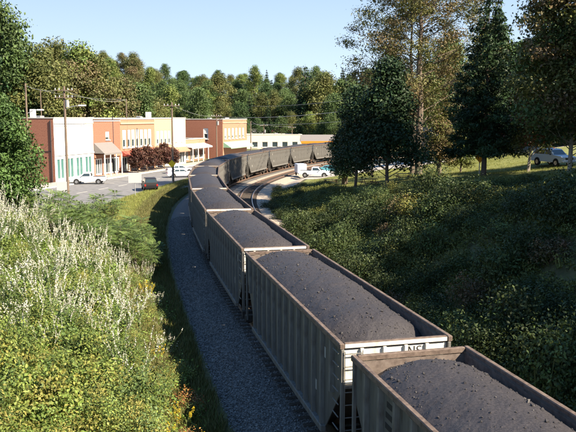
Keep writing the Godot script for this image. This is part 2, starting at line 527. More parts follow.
# sumac-like shrub: crowns of long feathered leaves
func feather_shrub(called: String, label: String, o: Dictionary, group: String) -> Node3D:
	var t := thing(called, label, "shrub", Vector3(0, -50, 0), 0, group)
	t.set_meta("kind_name", called)
	var tb := MB.new()
	var lb := MB.new()
	for k in int(o.stems):
		var a := k * 2.4 + rng.randf()
		var rr: float = o.w * 0.5 * sqrt((k + 0.4) / o.stems)
		var top := Vector3(cos(a) * rr, o.h * rng.randf_range(0.55, 1.0), sin(a) * rr)
		tb.tube([Vector3(cos(a) * rr * 0.4, -0.15, sin(a) * rr * 0.4), top * Vector3(0.8, 0.6, 0.8), top], 0.025, 0.012, 4)
		for j in 15:
			var b := j * 2.4 + rng.randf_range(-0.3, 0.3)
			var rise := lerpf(0.95, -0.25, j / 14.0)
			var out := Vector3(cos(b), rise, sin(b)).normalized()
			var p: Vector3 = top + Vector3(0, -0.035 * j, 0)
			var L: float = o.frond * rng.randf_range(0.75, 1.1)
			var tint := pick(o.cols)
			var prev := p
			for q in 11:
				var f := (q + 1) / 11.0
				var pt := p + out * L * f + Vector3(0, -0.35 * L * f * f, 0)
				var along := (pt - prev).normalized()
				var side := along.cross(Vector3.UP).normalized()
				var s := L * 0.15 * sin(PI * (0.15 + 0.8 * f))
				var g := rng.randf_range(0.85, 1.2)
				lb.col = Color(tint.r * g, tint.g * g, tint.b * g)
				for e in [-1.0, 1.0]:
					var ld: Vector3 = (side * e + along * 0.35 + Vector3(0, -0.18, 0)).normalized()
					lb.leaf(pt + ld * s, ld, along, s, s * 0.26, 0.1)
				prev = pt
	part("stems", tb.mesh(), M.bark, t).set_meta("kind", "stuff")
	part("foliage", lb.mesh(), M.leaf, t)
	return t

func grass_mesh(blades: int, h: float, spread: float, cols: Array) -> ArrayMesh:
	var b := MB.new()
	for k in blades:
		var a := rng.randf() * TAU
		var p := Vector3(cos(a), 0, sin(a)) * spread * sqrt(rng.randf())
		var lean := Vector3(rng.randf_range(-1, 1), 0, rng.randf_range(-1, 1)) * 0.45
		var hh := h * rng.randf_range(0.5, 1.2)
		var side := Vector3(cos(a * 3), 0, sin(a * 3)) * hh * 0.03
		b.col = pick(cols)
		var mid := p + Vector3(0, hh * 0.55, 0) + lean * hh * 0.3
		b.quad(p - side, p + side, mid + side * 0.8, mid - side * 0.8)
		b.tri(mid - side * 0.8, mid + side * 0.8, p + Vector3(0, hh, 0) + lean * hh)
	return b.mesh()

func scatter(called: String, label: String, category: String, mesh: Mesh, m: Material, xf: Array) -> MultiMeshInstance3D:
	var mm := MultiMesh.new()
	mm.transform_format = MultiMesh.TRANSFORM_3D
	mm.mesh = mesh
	mm.instance_count = xf.size()
	for k in xf.size(): mm.set_instance_transform(k, xf[k])
	var o := MultiMeshInstance3D.new()
	o.name = numbered(called); o.multimesh = mm; o.material_override = m
	add_child(o)
	o.set_meta("label", label); o.set_meta("category", category); o.set_meta("kind", "stuff")
	return o

# ------------------------------------------------------------------ ground, tracks
func grid_lines(spec: Array) -> Array:
	var r := []
	for s in spec:
		var v: float = s[0]
		while v < s[1] - 0.001:
			r.append(v); v += s[2]
	r.append(spec[-1][1])
	return r

func build_ground():
	var xs := grid_lines([[-900.0, -200.0, 100.0], [-200.0, -60.0, 10.0], [-60.0, -30.0, 2.5], [-30.0, 36.0, 1.0], [36.0, 80.0, 4.0], [80.0, 300.0, 20.0], [300.0, 1000.0, 100.0]])
	var ds := grid_lines([[-60.0, 0.0, 5.0], [0.0, 130.0, 1.0], [130.0, 240.0, 4.0], [240.0, 480.0, 15.0], [480.0, 2000.0, 190.0]])
	var st := SurfaceTool.new()
	st.begin(Mesh.PRIMITIVE_TRIANGLES)
	st.set_smooth_group(0)
	for d in ds:
		for x in xs: st.add_vertex(w3(x, d))
	var w := xs.size()
	for j in ds.size() - 1:
		for k in w - 1:
			var a := j * w + k
			for q in [a, a + w, a + 1, a + 1, a + w, a + w + 1]: st.add_index(q)
	st.generate_normals()
	setting("ground", st.commit(), M.soil)

# strip along the track between two offsets; prof = [[offset, height], ...]
func track_strip(prof: Array, a0: float, a1: float, step: float) -> ArrayMesh:
	var st := SurfaceTool.new()
	st.begin(Mesh.PRIMITIVE_TRIANGLES)
	st.set_smooth_group(0)
	var rows := 0
	var arc := a0
	while arc <= a1:
		var p := on_track(arc)
		var t := (on_track(arc + 1.0) - on_track(arc - 1.0)).normalized()
		var nrm := Vector2(t.y, -t.x)
		for q in prof:
			var e: Vector2 = p + nrm * q[0]
			st.add_vertex(Vector3(e.x, q[1], -e.y))
		rows += 1
		arc += step
	var w := prof.size()
	for j in rows - 1:
		for k in w - 1:
			var a := j * w + k
			for q in [a, a + w, a + 1, a + 1, a + w, a + w + 1]: st.add_index(q)
	st.generate_normals()
	return st.commit()

func build_tracks():
	var a1 := track_pts.size() * 0.5 - 4
	setting("ballast_bed", track_strip([[-3.7, -0.62], [-2.6, -0.2], [2.3, -0.19]], 4.0, a1, 1.0), M.ballast)
	setting("siding_bed", track_strip([[2.3, -0.19], [3.2, -0.24], [7.0, -0.2], [8.6, -0.5]], 4.0, a1, 1.0), M.gravel)
	var tie := MB.new()
	tie.cbox(Vector3(0, -0.24, 0), Vector3(2.6, 0.16, 0.23), 0.015)
	var tie_mesh := tie.mesh()
	for line in 2:
		var off := 4.6 * line
		var t := Node3D.new()
		t.name = numbered("railway_track")
		add_child(t)
		t.set_meta("kind", "structure"); t.set_meta("category", "track")
		t.set_meta("label", ["railway track that the coal train stands on", "empty siding track curving beside the coal train"][line])
		for s in [-0.7525, 0.7525]:
			var o: float = off + s
			part("rail", track_strip([[o - 0.07, -0.155], [o - 0.02, -0.12], [o - 0.02, -0.04], [o - 0.036, -0.035], [o - 0.036, -0.002], [o + 0.036, -0.002], [o + 0.036, -0.035], [o + 0.02, -0.04], [o + 0.02, -0.12], [o + 0.07, -0.155]], 4.0, a1, 0.5), M.rail, t)
			part("rail_head", track_strip([[o - 0.033, 0.0], [o + 0.033, 0.0]], 4.0, a1, 0.5), M.rail_top, t)
		var arc := 30.0
		var n := 0
		while arc < a1 - 1 and n < 298:
			var p := on_track(arc)
			var dir := (on_track(arc + 1.0) - on_track(arc - 1.0)).normalized()
			var e := p + Vector2(dir.y, -dir.x) * off
			var s := part("sleeper", tie_mesh, M.tie, t)
			s.position = Vector3(e.x, 0, -e.y)
			s.rotation.y = -atan2(dir.x, dir.y) + rng.randf_range(-0.015, 0.015)
			arc += 0.6; n += 1
	# crushed stone lying loose on the bed
	var sb := MB.new()
	var base := [Vector3(1, 0.1, 0), Vector3(0.2, 0.1, 0.9), Vector3(-0.8, -0.1, 0.4), Vector3(-0.5, 0.1, -0.8), Vector3(0.5, -0.1, -0.75), Vector3(0.1, 0.75, 0), Vector3(0, -0.6, 0)]
	for k in 5:
		sb.tri(base[k], base[5], base[(k + 1) % 5]); sb.tri(base[(k + 1) % 5], base[6], base[k])
	var pale: Array = [[], [], []]
	for k in 42000:
		var arc := arc_at(14.0) + 62.0 * pow(rng.randf(), 1.5)
		var o := rng.randf_range(-3.6, -0.9)
		var p := on_track(arc)
		var dir := (on_track(arc + 1.0) - on_track(arc - 1.0)).normalized()
		var e := p + Vector2(dir.y, -dir.x) * o
		var y := -0.2 if o > -2.6 else lerpf(-0.2, -0.6, (-2.6 - o) / 1.1)
		var s := rng.randf_range(0.022, 0.05)
		var b := Basis(rdir(), rng.randf() * TAU).scaled(Vector3(s, s * 0.8, s))
		pale[k % 3].append(Transform3D(b, Vector3(e.x, y + 0.012, -e.y)))
	var tones := [lin(0.085, 0.08, 0.076), lin(0.15, 0.142, 0.135), lin(0.25, 0.238, 0.228)]
	for k in 3:
		scatter("ballast_stones", ["dark grey crushed stone on the track bed", "mid grey crushed stone on the track bed", "pale grey crushed stone on the track bed"][k], "gravel", sb.mesh(), mat(tones[k], 0.95), pale[k])

# ------------------------------------------------------------------ coal cars
const CL := 6.7     # half length over the end walls
const TOP := 3.95
var rung_mesh: Mesh

func make_car() -> Node3D:
	var t := thing("hopper_car", "coal hopper car", "railway car", Vector3.ZERO)
	t.set_meta("kind_name", "hopper_car")
	var b: MB
	var side := PackedVector2Array([Vector2(-CL, TOP - 0.1), Vector2(-CL, 2.75), Vector2(-5.05, 0.95), Vector2(5.05, 0.95), Vector2(CL, 2.75), Vector2(CL, TOP - 0.1)])
	var chord := MB.new()
	chord.cbox(Vector3(0, TOP - 0.08, 0), Vector3(0.135, 0.16, 2 * CL + 0.16), 0.02)
	var chord_m := chord.mesh()
	b = MB.new(); b.plate(side, -0.015, 0.015)
	var side_m := b.mesh()
	b = MB.new(); b.box(Vector3(0, 3.3, 0), Vector3(0.008, 1.0, 2 * CL - 0.1))
	var line_m := b.mesh()
	b = MB.new(); b.cbox(Vector3(0, 1.0, 0), Vector3(0.16, 0.2, 10.3), 0.02)
	var sill_m := b.mesh()
	var rib_long := MB.new()
	var rib_short := MB.new()
	var rib_lo := 1.1
	for q in [[rib_long, rib_lo], [rib_short, 2.35]]:
		var y0: float = q[1]
		var hy: float = TOP - 0.16
		# hat section, 0.16 wide at the sheet, 0.09 on the crown, 0.11 deep
		var sec := [Vector2(-0.09, 0), Vector2(-0.06, 0.105), Vector2(0.06, 0.105), Vector2(0.09, 0)]
		for k in 3:
			q[0].quad(Vector3(sec[k].y, y0, sec[k].x), Vector3(sec[k].y, hy, sec[k].x), Vector3(sec[k + 1].y, hy, sec[k + 1].x), Vector3(sec[k + 1].y, y0, sec[k + 1].x))
		q[0].quad(Vector3(0, y0, -0.09), Vector3(0.105, y0, -0.06), Vector3(0.105, y0, 0.06), Vector3(0, y0, 0.09))
	var rl := rib_long.mesh()
	var rs := rib_short.mesh()
	for s in [-1.0, 1.0]:
		part("side_sheet", side_m, M.car_side, t).position.x = s * 1.43
		part("side_lining", line_m, M.car_in, t).position.x = s * 1.41
		var tc := part("top_chord", chord_m, M.chord, t)
		tc.position.x = s * 1.495
		if s < 0: tc.rotation.y = PI
		part("side_sill", sill_m, M.car_rib, t).position.x = s * 1.5
		for k in 14:
			var z := -5.85 + k * 0.9
			var r := part("rib", rs if k == 0 or k == 13 else rl, M.car_rib, t)
			r.position = Vector3(s * 1.446, 0, z)
			if s < 0: r.rotation.y = PI
	# ends: an upright white panel above, the floor sloping inwards below it
	var ew := MB.new(); ew.box(Vector3(0, (2.75 + TOP - 0.16) / 2, 0), Vector3(2.86, TOP - 0.16 - 2.75, 0.03))
	var panel := MB.new(); panel.box(Vector3(0, 3.3, 0), Vector3(2.84, 0.92, 0.006))
	var slope := MB.new()
	slope.quad(Vector3(-1.43, 2.75, 0), Vector3(1.43, 2.75, 0), Vector3(1.43, 1.0, -2.3), Vector3(-1.43, 1.0, -2.3))
	slope.quad(Vector3(-1.43, 2.72, 0.03), Vector3(1.43, 2.72, 0.03), Vector3(1.43, 0.97, -2.27), Vector3(-1.43, 0.97, -2.27))
	var echord := MB.new(); echord.cbox(Vector3(0, TOP - 0.075, 0), Vector3(2.84, 0.15, 0.12), 0.02)
	var echord_face := MB.new(); echord_face.box(Vector3(0, TOP - 0.078, 0), Vector3(2.82, 0.1, 0.006))
	var epost := MB.new(); epost.cbox(Vector3(0, 3.32, 0), Vector3(0.1, 0.94, 0.075), 0.012)
	var flange := MB.new(); flange.cbox(Vector3(0, 2.79, 0), Vector3(2.86, 0.09, 0.13), 0.015)
	var cpost := MB.new(); cpost.cbox(Vector3(0, (0.95 + TOP - 0.16) / 2, 0), Vector3(0.09, TOP - 0.16 - 0.95, 0.09), 0.012)
	var esill := MB.new(); esill.cbox(Vector3(0, 1.0, 0), Vector3(3.1, 0.3, 0.28), 0.02)
	var rung := MB.new(); rung.tube([Vector3(-0.24, 0, 0), Vector3(0.24, 0, 0)], 0.016, 0.016, 5)
	rung_mesh = rung.mesh()
	var brace := MB.new()
	brace.tube([Vector3(-0.9, 2.7, 0), Vector3(-0.9, 1.12, 0.12)], 0.05, 0.05, 5)
	brace.tube([Vector3(0.9, 2.7, 0), Vector3(0.9, 1.12, 0.12)], 0.05, 0.05, 5)
	for s in [-1.0, 1.0]:
		var e := Node3D.new()
		e.name = "end"
		t.add_child(e, true)
		e.position.z = s * CL
		if s < 0: e.rotation.y = PI
		part("end_wall", ew.mesh(), M.car_in, e).position.z = -0.03
		part("end_panel", panel.mesh(), M.end_white, e).position.z = -0.008
		part("end_chord", echord.mesh(), M.chord, e)
		part("end_chord_paint", echord_face.mesh(), M.end_white, e).position.z = 0.062
		for x in [-0.95, -0.33, 0.26, 0.85]: part("end_post", epost.mesh(), M.end_white, e).position = Vector3(x, 0, 0.035)
		part("end_flange", flange.mesh(), M.car_rib, e).position.z = 0.04
		part("slope_sheet", slope.mesh(), M.under, e).position.z = -0.03
		part("end_brace", brace.mesh(), M.under, e).position.z = -0.06
		part("end_sill", esill.mesh(), M.under, e).position.z = 0.14
		for x in [-1.475, 1.475]: part("corner_post", cpost.mesh(), M.car_rib, e).position = Vector3(x, 0, 0.035)
		var lad := Node3D.new()
		lad.name = "ladder"
		t.add_child(lad, true)
		lad.position.z = s * CL
		if s < 0: lad.rotation.y = PI
		for k in 8:
			var r := part("rung", rung_mesh, M.car_rib, lad)
			r.position = Vector3(-1.19, 1.3 + k * 0.34, 0.115)
			r = part("rung", rung_mesh, M.car_rib, lad)
			r.position = Vector3(-1.57, 1.3 + k * 0.34, -0.22); r.rotation.y = PI / 2
		var rail := MB.new()
		for x in [-1.43, -0.95]: rail.tube([Vector3(x, 1.1, 0.115), Vector3(x, 3.75, 0.115)], 0.014, 0.014, 4)
		part("ladder_rail", rail.mesh(), M.car_rib, lad)
		var f := SystemFont.new()
		f.font_names = PackedStringArray(["Droid Sans"])
		var tm := TextMesh.new()
		tm.text = "NS"; tm.font = f; tm.font_size = 48; tm.pixel_size = 0.0072; tm.depth = 0.006
		part("lettering", tm, M.stencil, e).position = Vector3(0.52, 3.6, 0.0)
		# coupler
		var cp := MB.new()
		cp.box(Vector3(0, 0.86, 0.35), Vector3(0.2, 0.22, 0.5)); cp.cbox(Vector3(0, 0.86, 0.62), Vector3(0.3, 0.3, 0.16), 0.04)
		part("coupler", cp.mesh(), M.under, e)
	# underframe
	b = MB.new(); b.box(Vector3(0, 0.86, 0), Vector3(0.34, 0.3, 2 * CL - 0.1))
	part("centre_sill", b.mesh(), M.under, t)
	var bin := MB.new()
	bin.profile(PackedVector2Array([Vector2(-1.45, 1.05), Vector2(-0.55, 0.35), Vector2(0.55, 0.35), Vector2(1.45, 1.05)]), 1.0, 1.44, 0.35, 1.05)
	for z in [-3.0, 0.0, 3.0]: part("hopper_bin", bin.mesh(), M.under, t).position.z = z
	var fr := MB.new()
	fr.plate(PackedVector2Array([Vector2(-1.15, 0.62), Vector2(-1.15, 0.4), Vector2(-0.75, 0.38), Vector2(-0.4, 0.16), Vector2(0.4, 0.16), Vector2(0.75, 0.38), Vector2(1.15, 0.4), Vector2(1.15, 0.62), Vector2(0.5, 0.8), Vector2(-0.5, 0.8)]), -0.07, 0.07)
	var wh := MB.new()
	wh.tube([Vector3(-0.06, 0, 0), Vector3(0.06, 0, 0)], 0.46, 0.46, 18)
	wh.tube([Vector3(-0.08, 0, 0), Vector3(-0.055, 0, 0)], 0.49, 0.49, 18)
	var bol := MB.new()
	bol.box(Vector3(0, 0.55, 0), Vector3(2.0, 0.25, 0.35))
	for s in [-0.9, 0.9]: bol.tube([Vector3(-0.98, 0.46, s), Vector3(0.98, 0.46, s)], 0.08, 0.08, 6)
	for z in [-5.05, 5.05]:
		var bg := Node3D.new()
		bg.name = "bogie"
		t.add_child(bg, true)
		bg.position.z = z
		part("bolster", bol.mesh(), M.under, bg)
		for x in [-1.0, 1.0]: part("side_frame", fr.mesh(), M.under, bg).position.x = x
		for x in [-0.75, 0.75]:
			for q in [-0.9, 0.9]:
				var w := part("wheel", wh.mesh(), M.rail, bg)
				w.position = Vector3(x, 0.46, q)
				if x < 0: w.rotation.y = PI
	# stencilled data near the ends of the sides
	for s in [-1.0, 1.0]:
		for q in [[0, 0.0], [1, 0.9]]:
			for k in 5:
				var sb := MB.new()
				var lw := 0.5 * (0.7 + 0.3 * absf(sin(k * 2.3 + q[0])))
				sb.box(Vector3.ZERO, Vector3(0.006, 0.13, lw))
				if q[0] == 1 and (k == 0 or k == 3): continue
				part("stencil_line", sb.mesh(), M.stencil, t).position = Vector3(s * 1.449, 3.5 - k * 0.25 - 0.12 * q[0], -4.5 + q[1])
		for k in 3:
			var pb := MB.new()
			pb.box(Vector3.ZERO, Vector3(0.006, 0.3, 0.42))
			pb.box(Vector3(0, 0, 0.0), Vector3(0.0065, 0.1, 0.2))
			if k != 1: part("stencil_block", pb.mesh(), M.pale_stencil, t).position = Vector3(s * 1.449, 3.2 - k * 0.62, 4.95 - k * 0.45)
	return t

func coal_height(u: float, z: float, seed_: float) -> float:
	# u across (-1..1), z along (-CL..CL)
	var e := CL - absf(z)
	var lop := 0.12 * sin(seed_ * 5.1)
	var crown := 0.32 + 0.06 * sin(seed_ * 2.3) - (0.4 if u < 0.0 else 0.58) * pow(absf(u), 2.2)
	var reach: float = 1.7 + lop if z < 0.0 else 2.3 - lop
	var drop := (0.7 if z < 0.0 else 1.05) * pow(1.0 - ss(0.0, reach, e), 1.3) * (0.8 + 0.3 * u * u)
	var h := crown - drop + 0.035 * noise.get_noise_2d(z * 40.0 + seed_ * 71.0, u * 55.0) + 0.14 * noise.get_noise_2d(z * 4.0 + seed_ * 33.0, u * 6.0)
	return TOP - 0.08 + h

func coal_load(at: Vector3, turn: float, label: String, seed_: float, fine: bool):
	var t := thing("coal_load", label, "coal", at, turn, "coal heaped in the hopper cars")
	var nx := 44 if fine else 16
	var nz := 200 if fine else 60
	var st := SurfaceTool.new()
	st.begin(Mesh.PRIMITIVE_TRIANGLES)
	st.set_smooth_group(0)
	for j in nz + 1:
		for k in nx + 1:
			var u := 2.0 * k / nx - 1.0
			var z := (2.0 * j / nz - 1.0) * (CL - 0.06)
			var j1 := rng.randf_range(-0.008, 0.01) if fine else 0.0
			st.add_vertex(Vector3(u * 1.405, coal_height(u, z, seed_) + j1, z))
	for j in nz:
		for k in nx:
			var a := j * (nx + 1) + k
			for q in [a, a + 1, a + nx + 1, a + 1, a + nx + 2, a + nx + 1]: st.add_index(q)
	st.generate_normals()
	part("heap", st.commit(), M.coal, t)
	if fine:
		var b := MB.new()
		for k in 2000:
			var u := rng.randf_range(-0.97, 0.97)
			var z := rng.randf_range(-CL + 0.15, CL - 0.15)
			# lumps roll down to the edges of the heap
			if rng.randf() > 0.2 + 0.7 * pow(absf(u), 1.5) + 0.5 * (1.0 - ss(0.5, 3.0, CL - absf(z))): continue
			var s := rng.randf_range(0.012, 0.032) * (1.0 if rng.randf() < 0.94 else 1.9)
			var c := Vector3(u * 1.39, coal_height(u, z, seed_) + s * 0.3, z)
			var bs := Basis(rdir(), rng.randf() * TAU)
			var q := []
			for e in [Vector3(1, 0, 0), Vector3(-0.8, 0.1, 0.1), Vector3(0, 0.9, 0), Vector3(0.1, -0.8, 0), Vector3(0, 0, 0.9), Vector3(0, 0.1, -1)]: q.append(c + bs * e * s)
			for e in [[0, 2, 4], [4, 2, 1], [1, 2, 5], [5, 2, 0], [4, 3, 0], [1, 3, 4], [5, 3, 1], [0, 3, 5]]: b.tri(q[e[0]], q[e[1]], q[e[2]])
		var lumps := part("lumps", b.mesh(), M.coal_lump, t)
		lumps.set_meta("kind", "stuff")

func build_train():
	M.coal_lump = mat(lin(0.035, 0.032, 0.033), 0.6)
	var proto := make_car()
	var order := ["nearest the camera and cut off by the frame", "second from the camera, NS on its white end", "third from the camera, white strip on its end", "fourth from the camera", "fifth from the camera, before the bend", "sixth from the camera, on the outside of the bend", "seventh from the camera, where the grey side comes into view", "eighth from the camera, sunlit side beyond the bend", "ninth from the camera, sunlit side before the brick shop", "tenth from the camera, sunlit side left of the parked pickup", "eleventh from the camera, above the white pickup", "twelfth from the camera, mostly behind the dark trees", "last in view, behind the dark trees"]
	var arc0 := arc_at(11.5) - 0.3
	for k in order.size():
		var arc := arc0 + k * 14.42
		var a := on_track(arc - 5.0)
		var b := on_track(arc + 5.0)
		var c := (a + b) * 0.5
		var dir := b - a
		var turn := -atan2(dir.x, dir.y)
		var o := proto if k == 0 else copy_of(proto, Vector3.ZERO, 0, 1)
		o.position = Vector3(c.x, 0, -c.y); o.rotation.y = turn
		o.set_meta("label", "grey coal hopper car, " + order[k]); o.set_meta("group", "hopper cars of the coal train")
		coal_load(o.position, turn, "dark heaped coal in the hopper car " + order[k].split(",")[0], k * 3.7, k < 4)

# ------------------------------------------------------------------ the town
const AX := -34.7
const AD := 111.0
const UX := 0.272
const UD := 0.9623
const STREET_TURN := 1.2953

func tw(u: float, n: float, y := 0.0) -> Vector3:
	return Vector3(AX + UX * u + UD * n, y, -(AD + UD * u - UX * n))

# a wall in its own plane: width w, height h, facing +z, with real openings [x0, y0, x1, y1] and reveals
func holed_wall(b: MB, w: float, h: float, holes: Array, reveal := 0.22):
	var xs := [0.0, w]
	var ys := [0.0, h]
	for q in holes:
		for v in [q[0], q[2]]:
			if not xs.has(v): xs.append(v)
		for v in [q[1], q[3]]:
			if not ys.has(v): ys.append(v)
	xs.sort(); ys.sort()
	for j in ys.size() - 1:
		for k in xs.size() - 1:
			var cx: float = (xs[k] + xs[k + 1]) / 2
			var cy: float = (ys[j] + ys[j + 1]) / 2
			var open := false
			for q in holes:
				if cx > q[0] and cx < q[2] and cy > q[1] and cy < q[3]: open = true
			if not open: b.quad(Vector3(xs[k], ys[j], 0), Vector3(xs[k], ys[j + 1], 0), Vector3(xs[k + 1], ys[j + 1], 0), Vector3(xs[k + 1], ys[j], 0))
	for q in holes:
		var a := Vector3(q[0], q[1], 0)
		var c := Vector3(q[2], q[1], 0)
		var e := Vector3(q[2], q[3], 0)
		var f := Vector3(q[0], q[3], 0)
		var z := Vector3(0, 0, -reveal)
		b.quad(a, c, c + z, a + z); b.quad(f + z, e + z, e, f); b.quad(a + z, f + z, f, a); b.quad(c, e, e + z, c + z)

func window_in(parent: Node3D, q: Array, opt: Dictionary):
	# q: x0, y0, x1, y1; frame bars and a pane set back in the opening
	var w: float = q[2] - q[0]
	var h: float = q[3] - q[1]
	var f := MB.new()
	var t: float = opt.get("bar", 0.1)
	var z := -0.12
	f.box(Vector3(w / 2, t / 2, z), Vector3(w, t, 0.1)); f.box(Vector3(w / 2, h - t / 2, z), Vector3(w, t, 0.1))
	f.box(Vector3(t / 2, h / 2, z), Vector3(t, h - 2 * t, 0.096)); f.box(Vector3(w - t / 2, h / 2, z), Vector3(t, h - 2 * t, 0.096))
	for k in int(opt.get("mull", 0)):
		f.box(Vector3(w * (k + 1) / (opt.mull + 1), h / 2, z), Vector3(t * 0.8, h - 2 * t, 0.09))
	if opt.get("sash", false): f.box(Vector3(w / 2, h * 0.52, z), Vector3(w - 2 * t, t * 0.8, 0.085))
	var o := part(opt.get("name", "window"), f.mesh(), opt.get("frame", M.white), parent)
	o.position = Vector3(q[0], q[1], 0)
	var p := MB.new()
	p.box(Vector3(w / 2, h / 2, -0.19), Vector3(w - 0.02, h - 0.02, 0.02))
	part("pane", p.mesh(), opt.get("glass", M.glass), o)
	if opt.get("blind", 0.0) > 0.0:
		var bl := MB.new()
		bl.box(Vector3(w / 2, h * (1 - opt.blind / 2), -0.165), Vector3(w - 2 * t, h * opt.blind, 0.012))
		part("blind", bl.mesh(), M.blind, o)
	if opt.get("sill", true):
		var sl := MB.new()
		sl.box(Vector3(w / 2, -0.06, 0.04), Vector3(w + 0.2, 0.12, 0.2))
		part("sill", sl.mesh(), opt.get("sill_mat", M.coping), o)

# a flat-roofed block; the facade faces local +z along local x from 0 to w
func block(called: String, label: String, at: Vector3, turn: float, w: float, h: float, dep: float, face: Material, sides: Material, holes: Array, side_holes: Array = []) -> Node3D:
	var t := thing(called, label, "building", at, turn, "")
	var b := MB.new()
	holed_wall(b, w, h, holes)
	part("front_wall", b.mesh(), face, t)
	b = MB.new(); holed_wall(b, dep, h, side_holes)
	var sw := part("side_wall", b.mesh(), sides, t)
	sw.rotation.y = -PI / 2; sw.position = Vector3(0, 0, -dep)
	b = MB.new()
	b.quad(Vector3(w, 0, 0), Vector3(w, h, 0), Vector3(w, h, -dep), Vector3(w, 0, -dep))
	part("side_wall", b.mesh(), sides, t)
	b = MB.new()
	b.quad(Vector3(w, 0, -dep), Vector3(w, h, -dep), Vector3(0, h, -dep), Vector3(0, 0, -dep))
	part("rear_wall", b.mesh(), sides, t)
	b = MB.new(); b.box(Vector3(w / 2, h - 0.75, -dep / 2), Vector3(w - 0.02, 0.2, dep - 0.02))
	part("roof", b.mesh(), M.roof_tar, t)
	b = MB.new()
	b.box(Vector3(w / 2, h + 0.07, -0.1), Vector3(w + 0.12, 0.14, 0.42)); b.box(Vector3(w / 2, h + 0.07, -dep + 0.1), Vector3(w + 0.12, 0.14, 0.36))
	b.box(Vector3(0.1, h + 0.065, -dep / 2), Vector3(0.32, 0.13, dep - 0.62)); b.box(Vector3(w - 0.1, h + 0.065, -dep / 2), Vector3(0.32, 0.13, dep - 0.62))
	part("coping", b.mesh(), M.coping, t)
	b = MB.new()
	b.cbox(Vector3(w * rng.randf_range(0.25, 0.75), h - 0.15, -4.0 - rng.randf() * 5.0), Vector3(1.1, 1.1, 0.9), 0.05)
	part("roof_vent", b.mesh(), M.metal, t)
	return t

func awning(parent: Node3D, x0: float, x1: float, y: float, drop: float, out: float, m: Material, called := "awning"):
	var b := MB.new()
	b.quad(Vector3(x0, y, 0.02), Vector3(x0, y - drop, out), Vector3(x1, y - drop, out), Vector3(x1, y, 0.02))
	b.quad(Vector3(x0, y - drop, out), Vector3(x0, y - drop - 0.25, out), Vector3(x1, y - drop - 0.25, out), Vector3(x1, y - drop, out))
	b.tri(Vector3(x0, y, 0.02), Vector3(x0, y - drop, 0.02), Vector3(x0, y - drop, out)); b.tri(Vector3(x1, y, 0.02), Vector3(x1, y - drop, out), Vector3(x1, y - drop, 0.02))
	part(called, b.mesh(), m, parent)

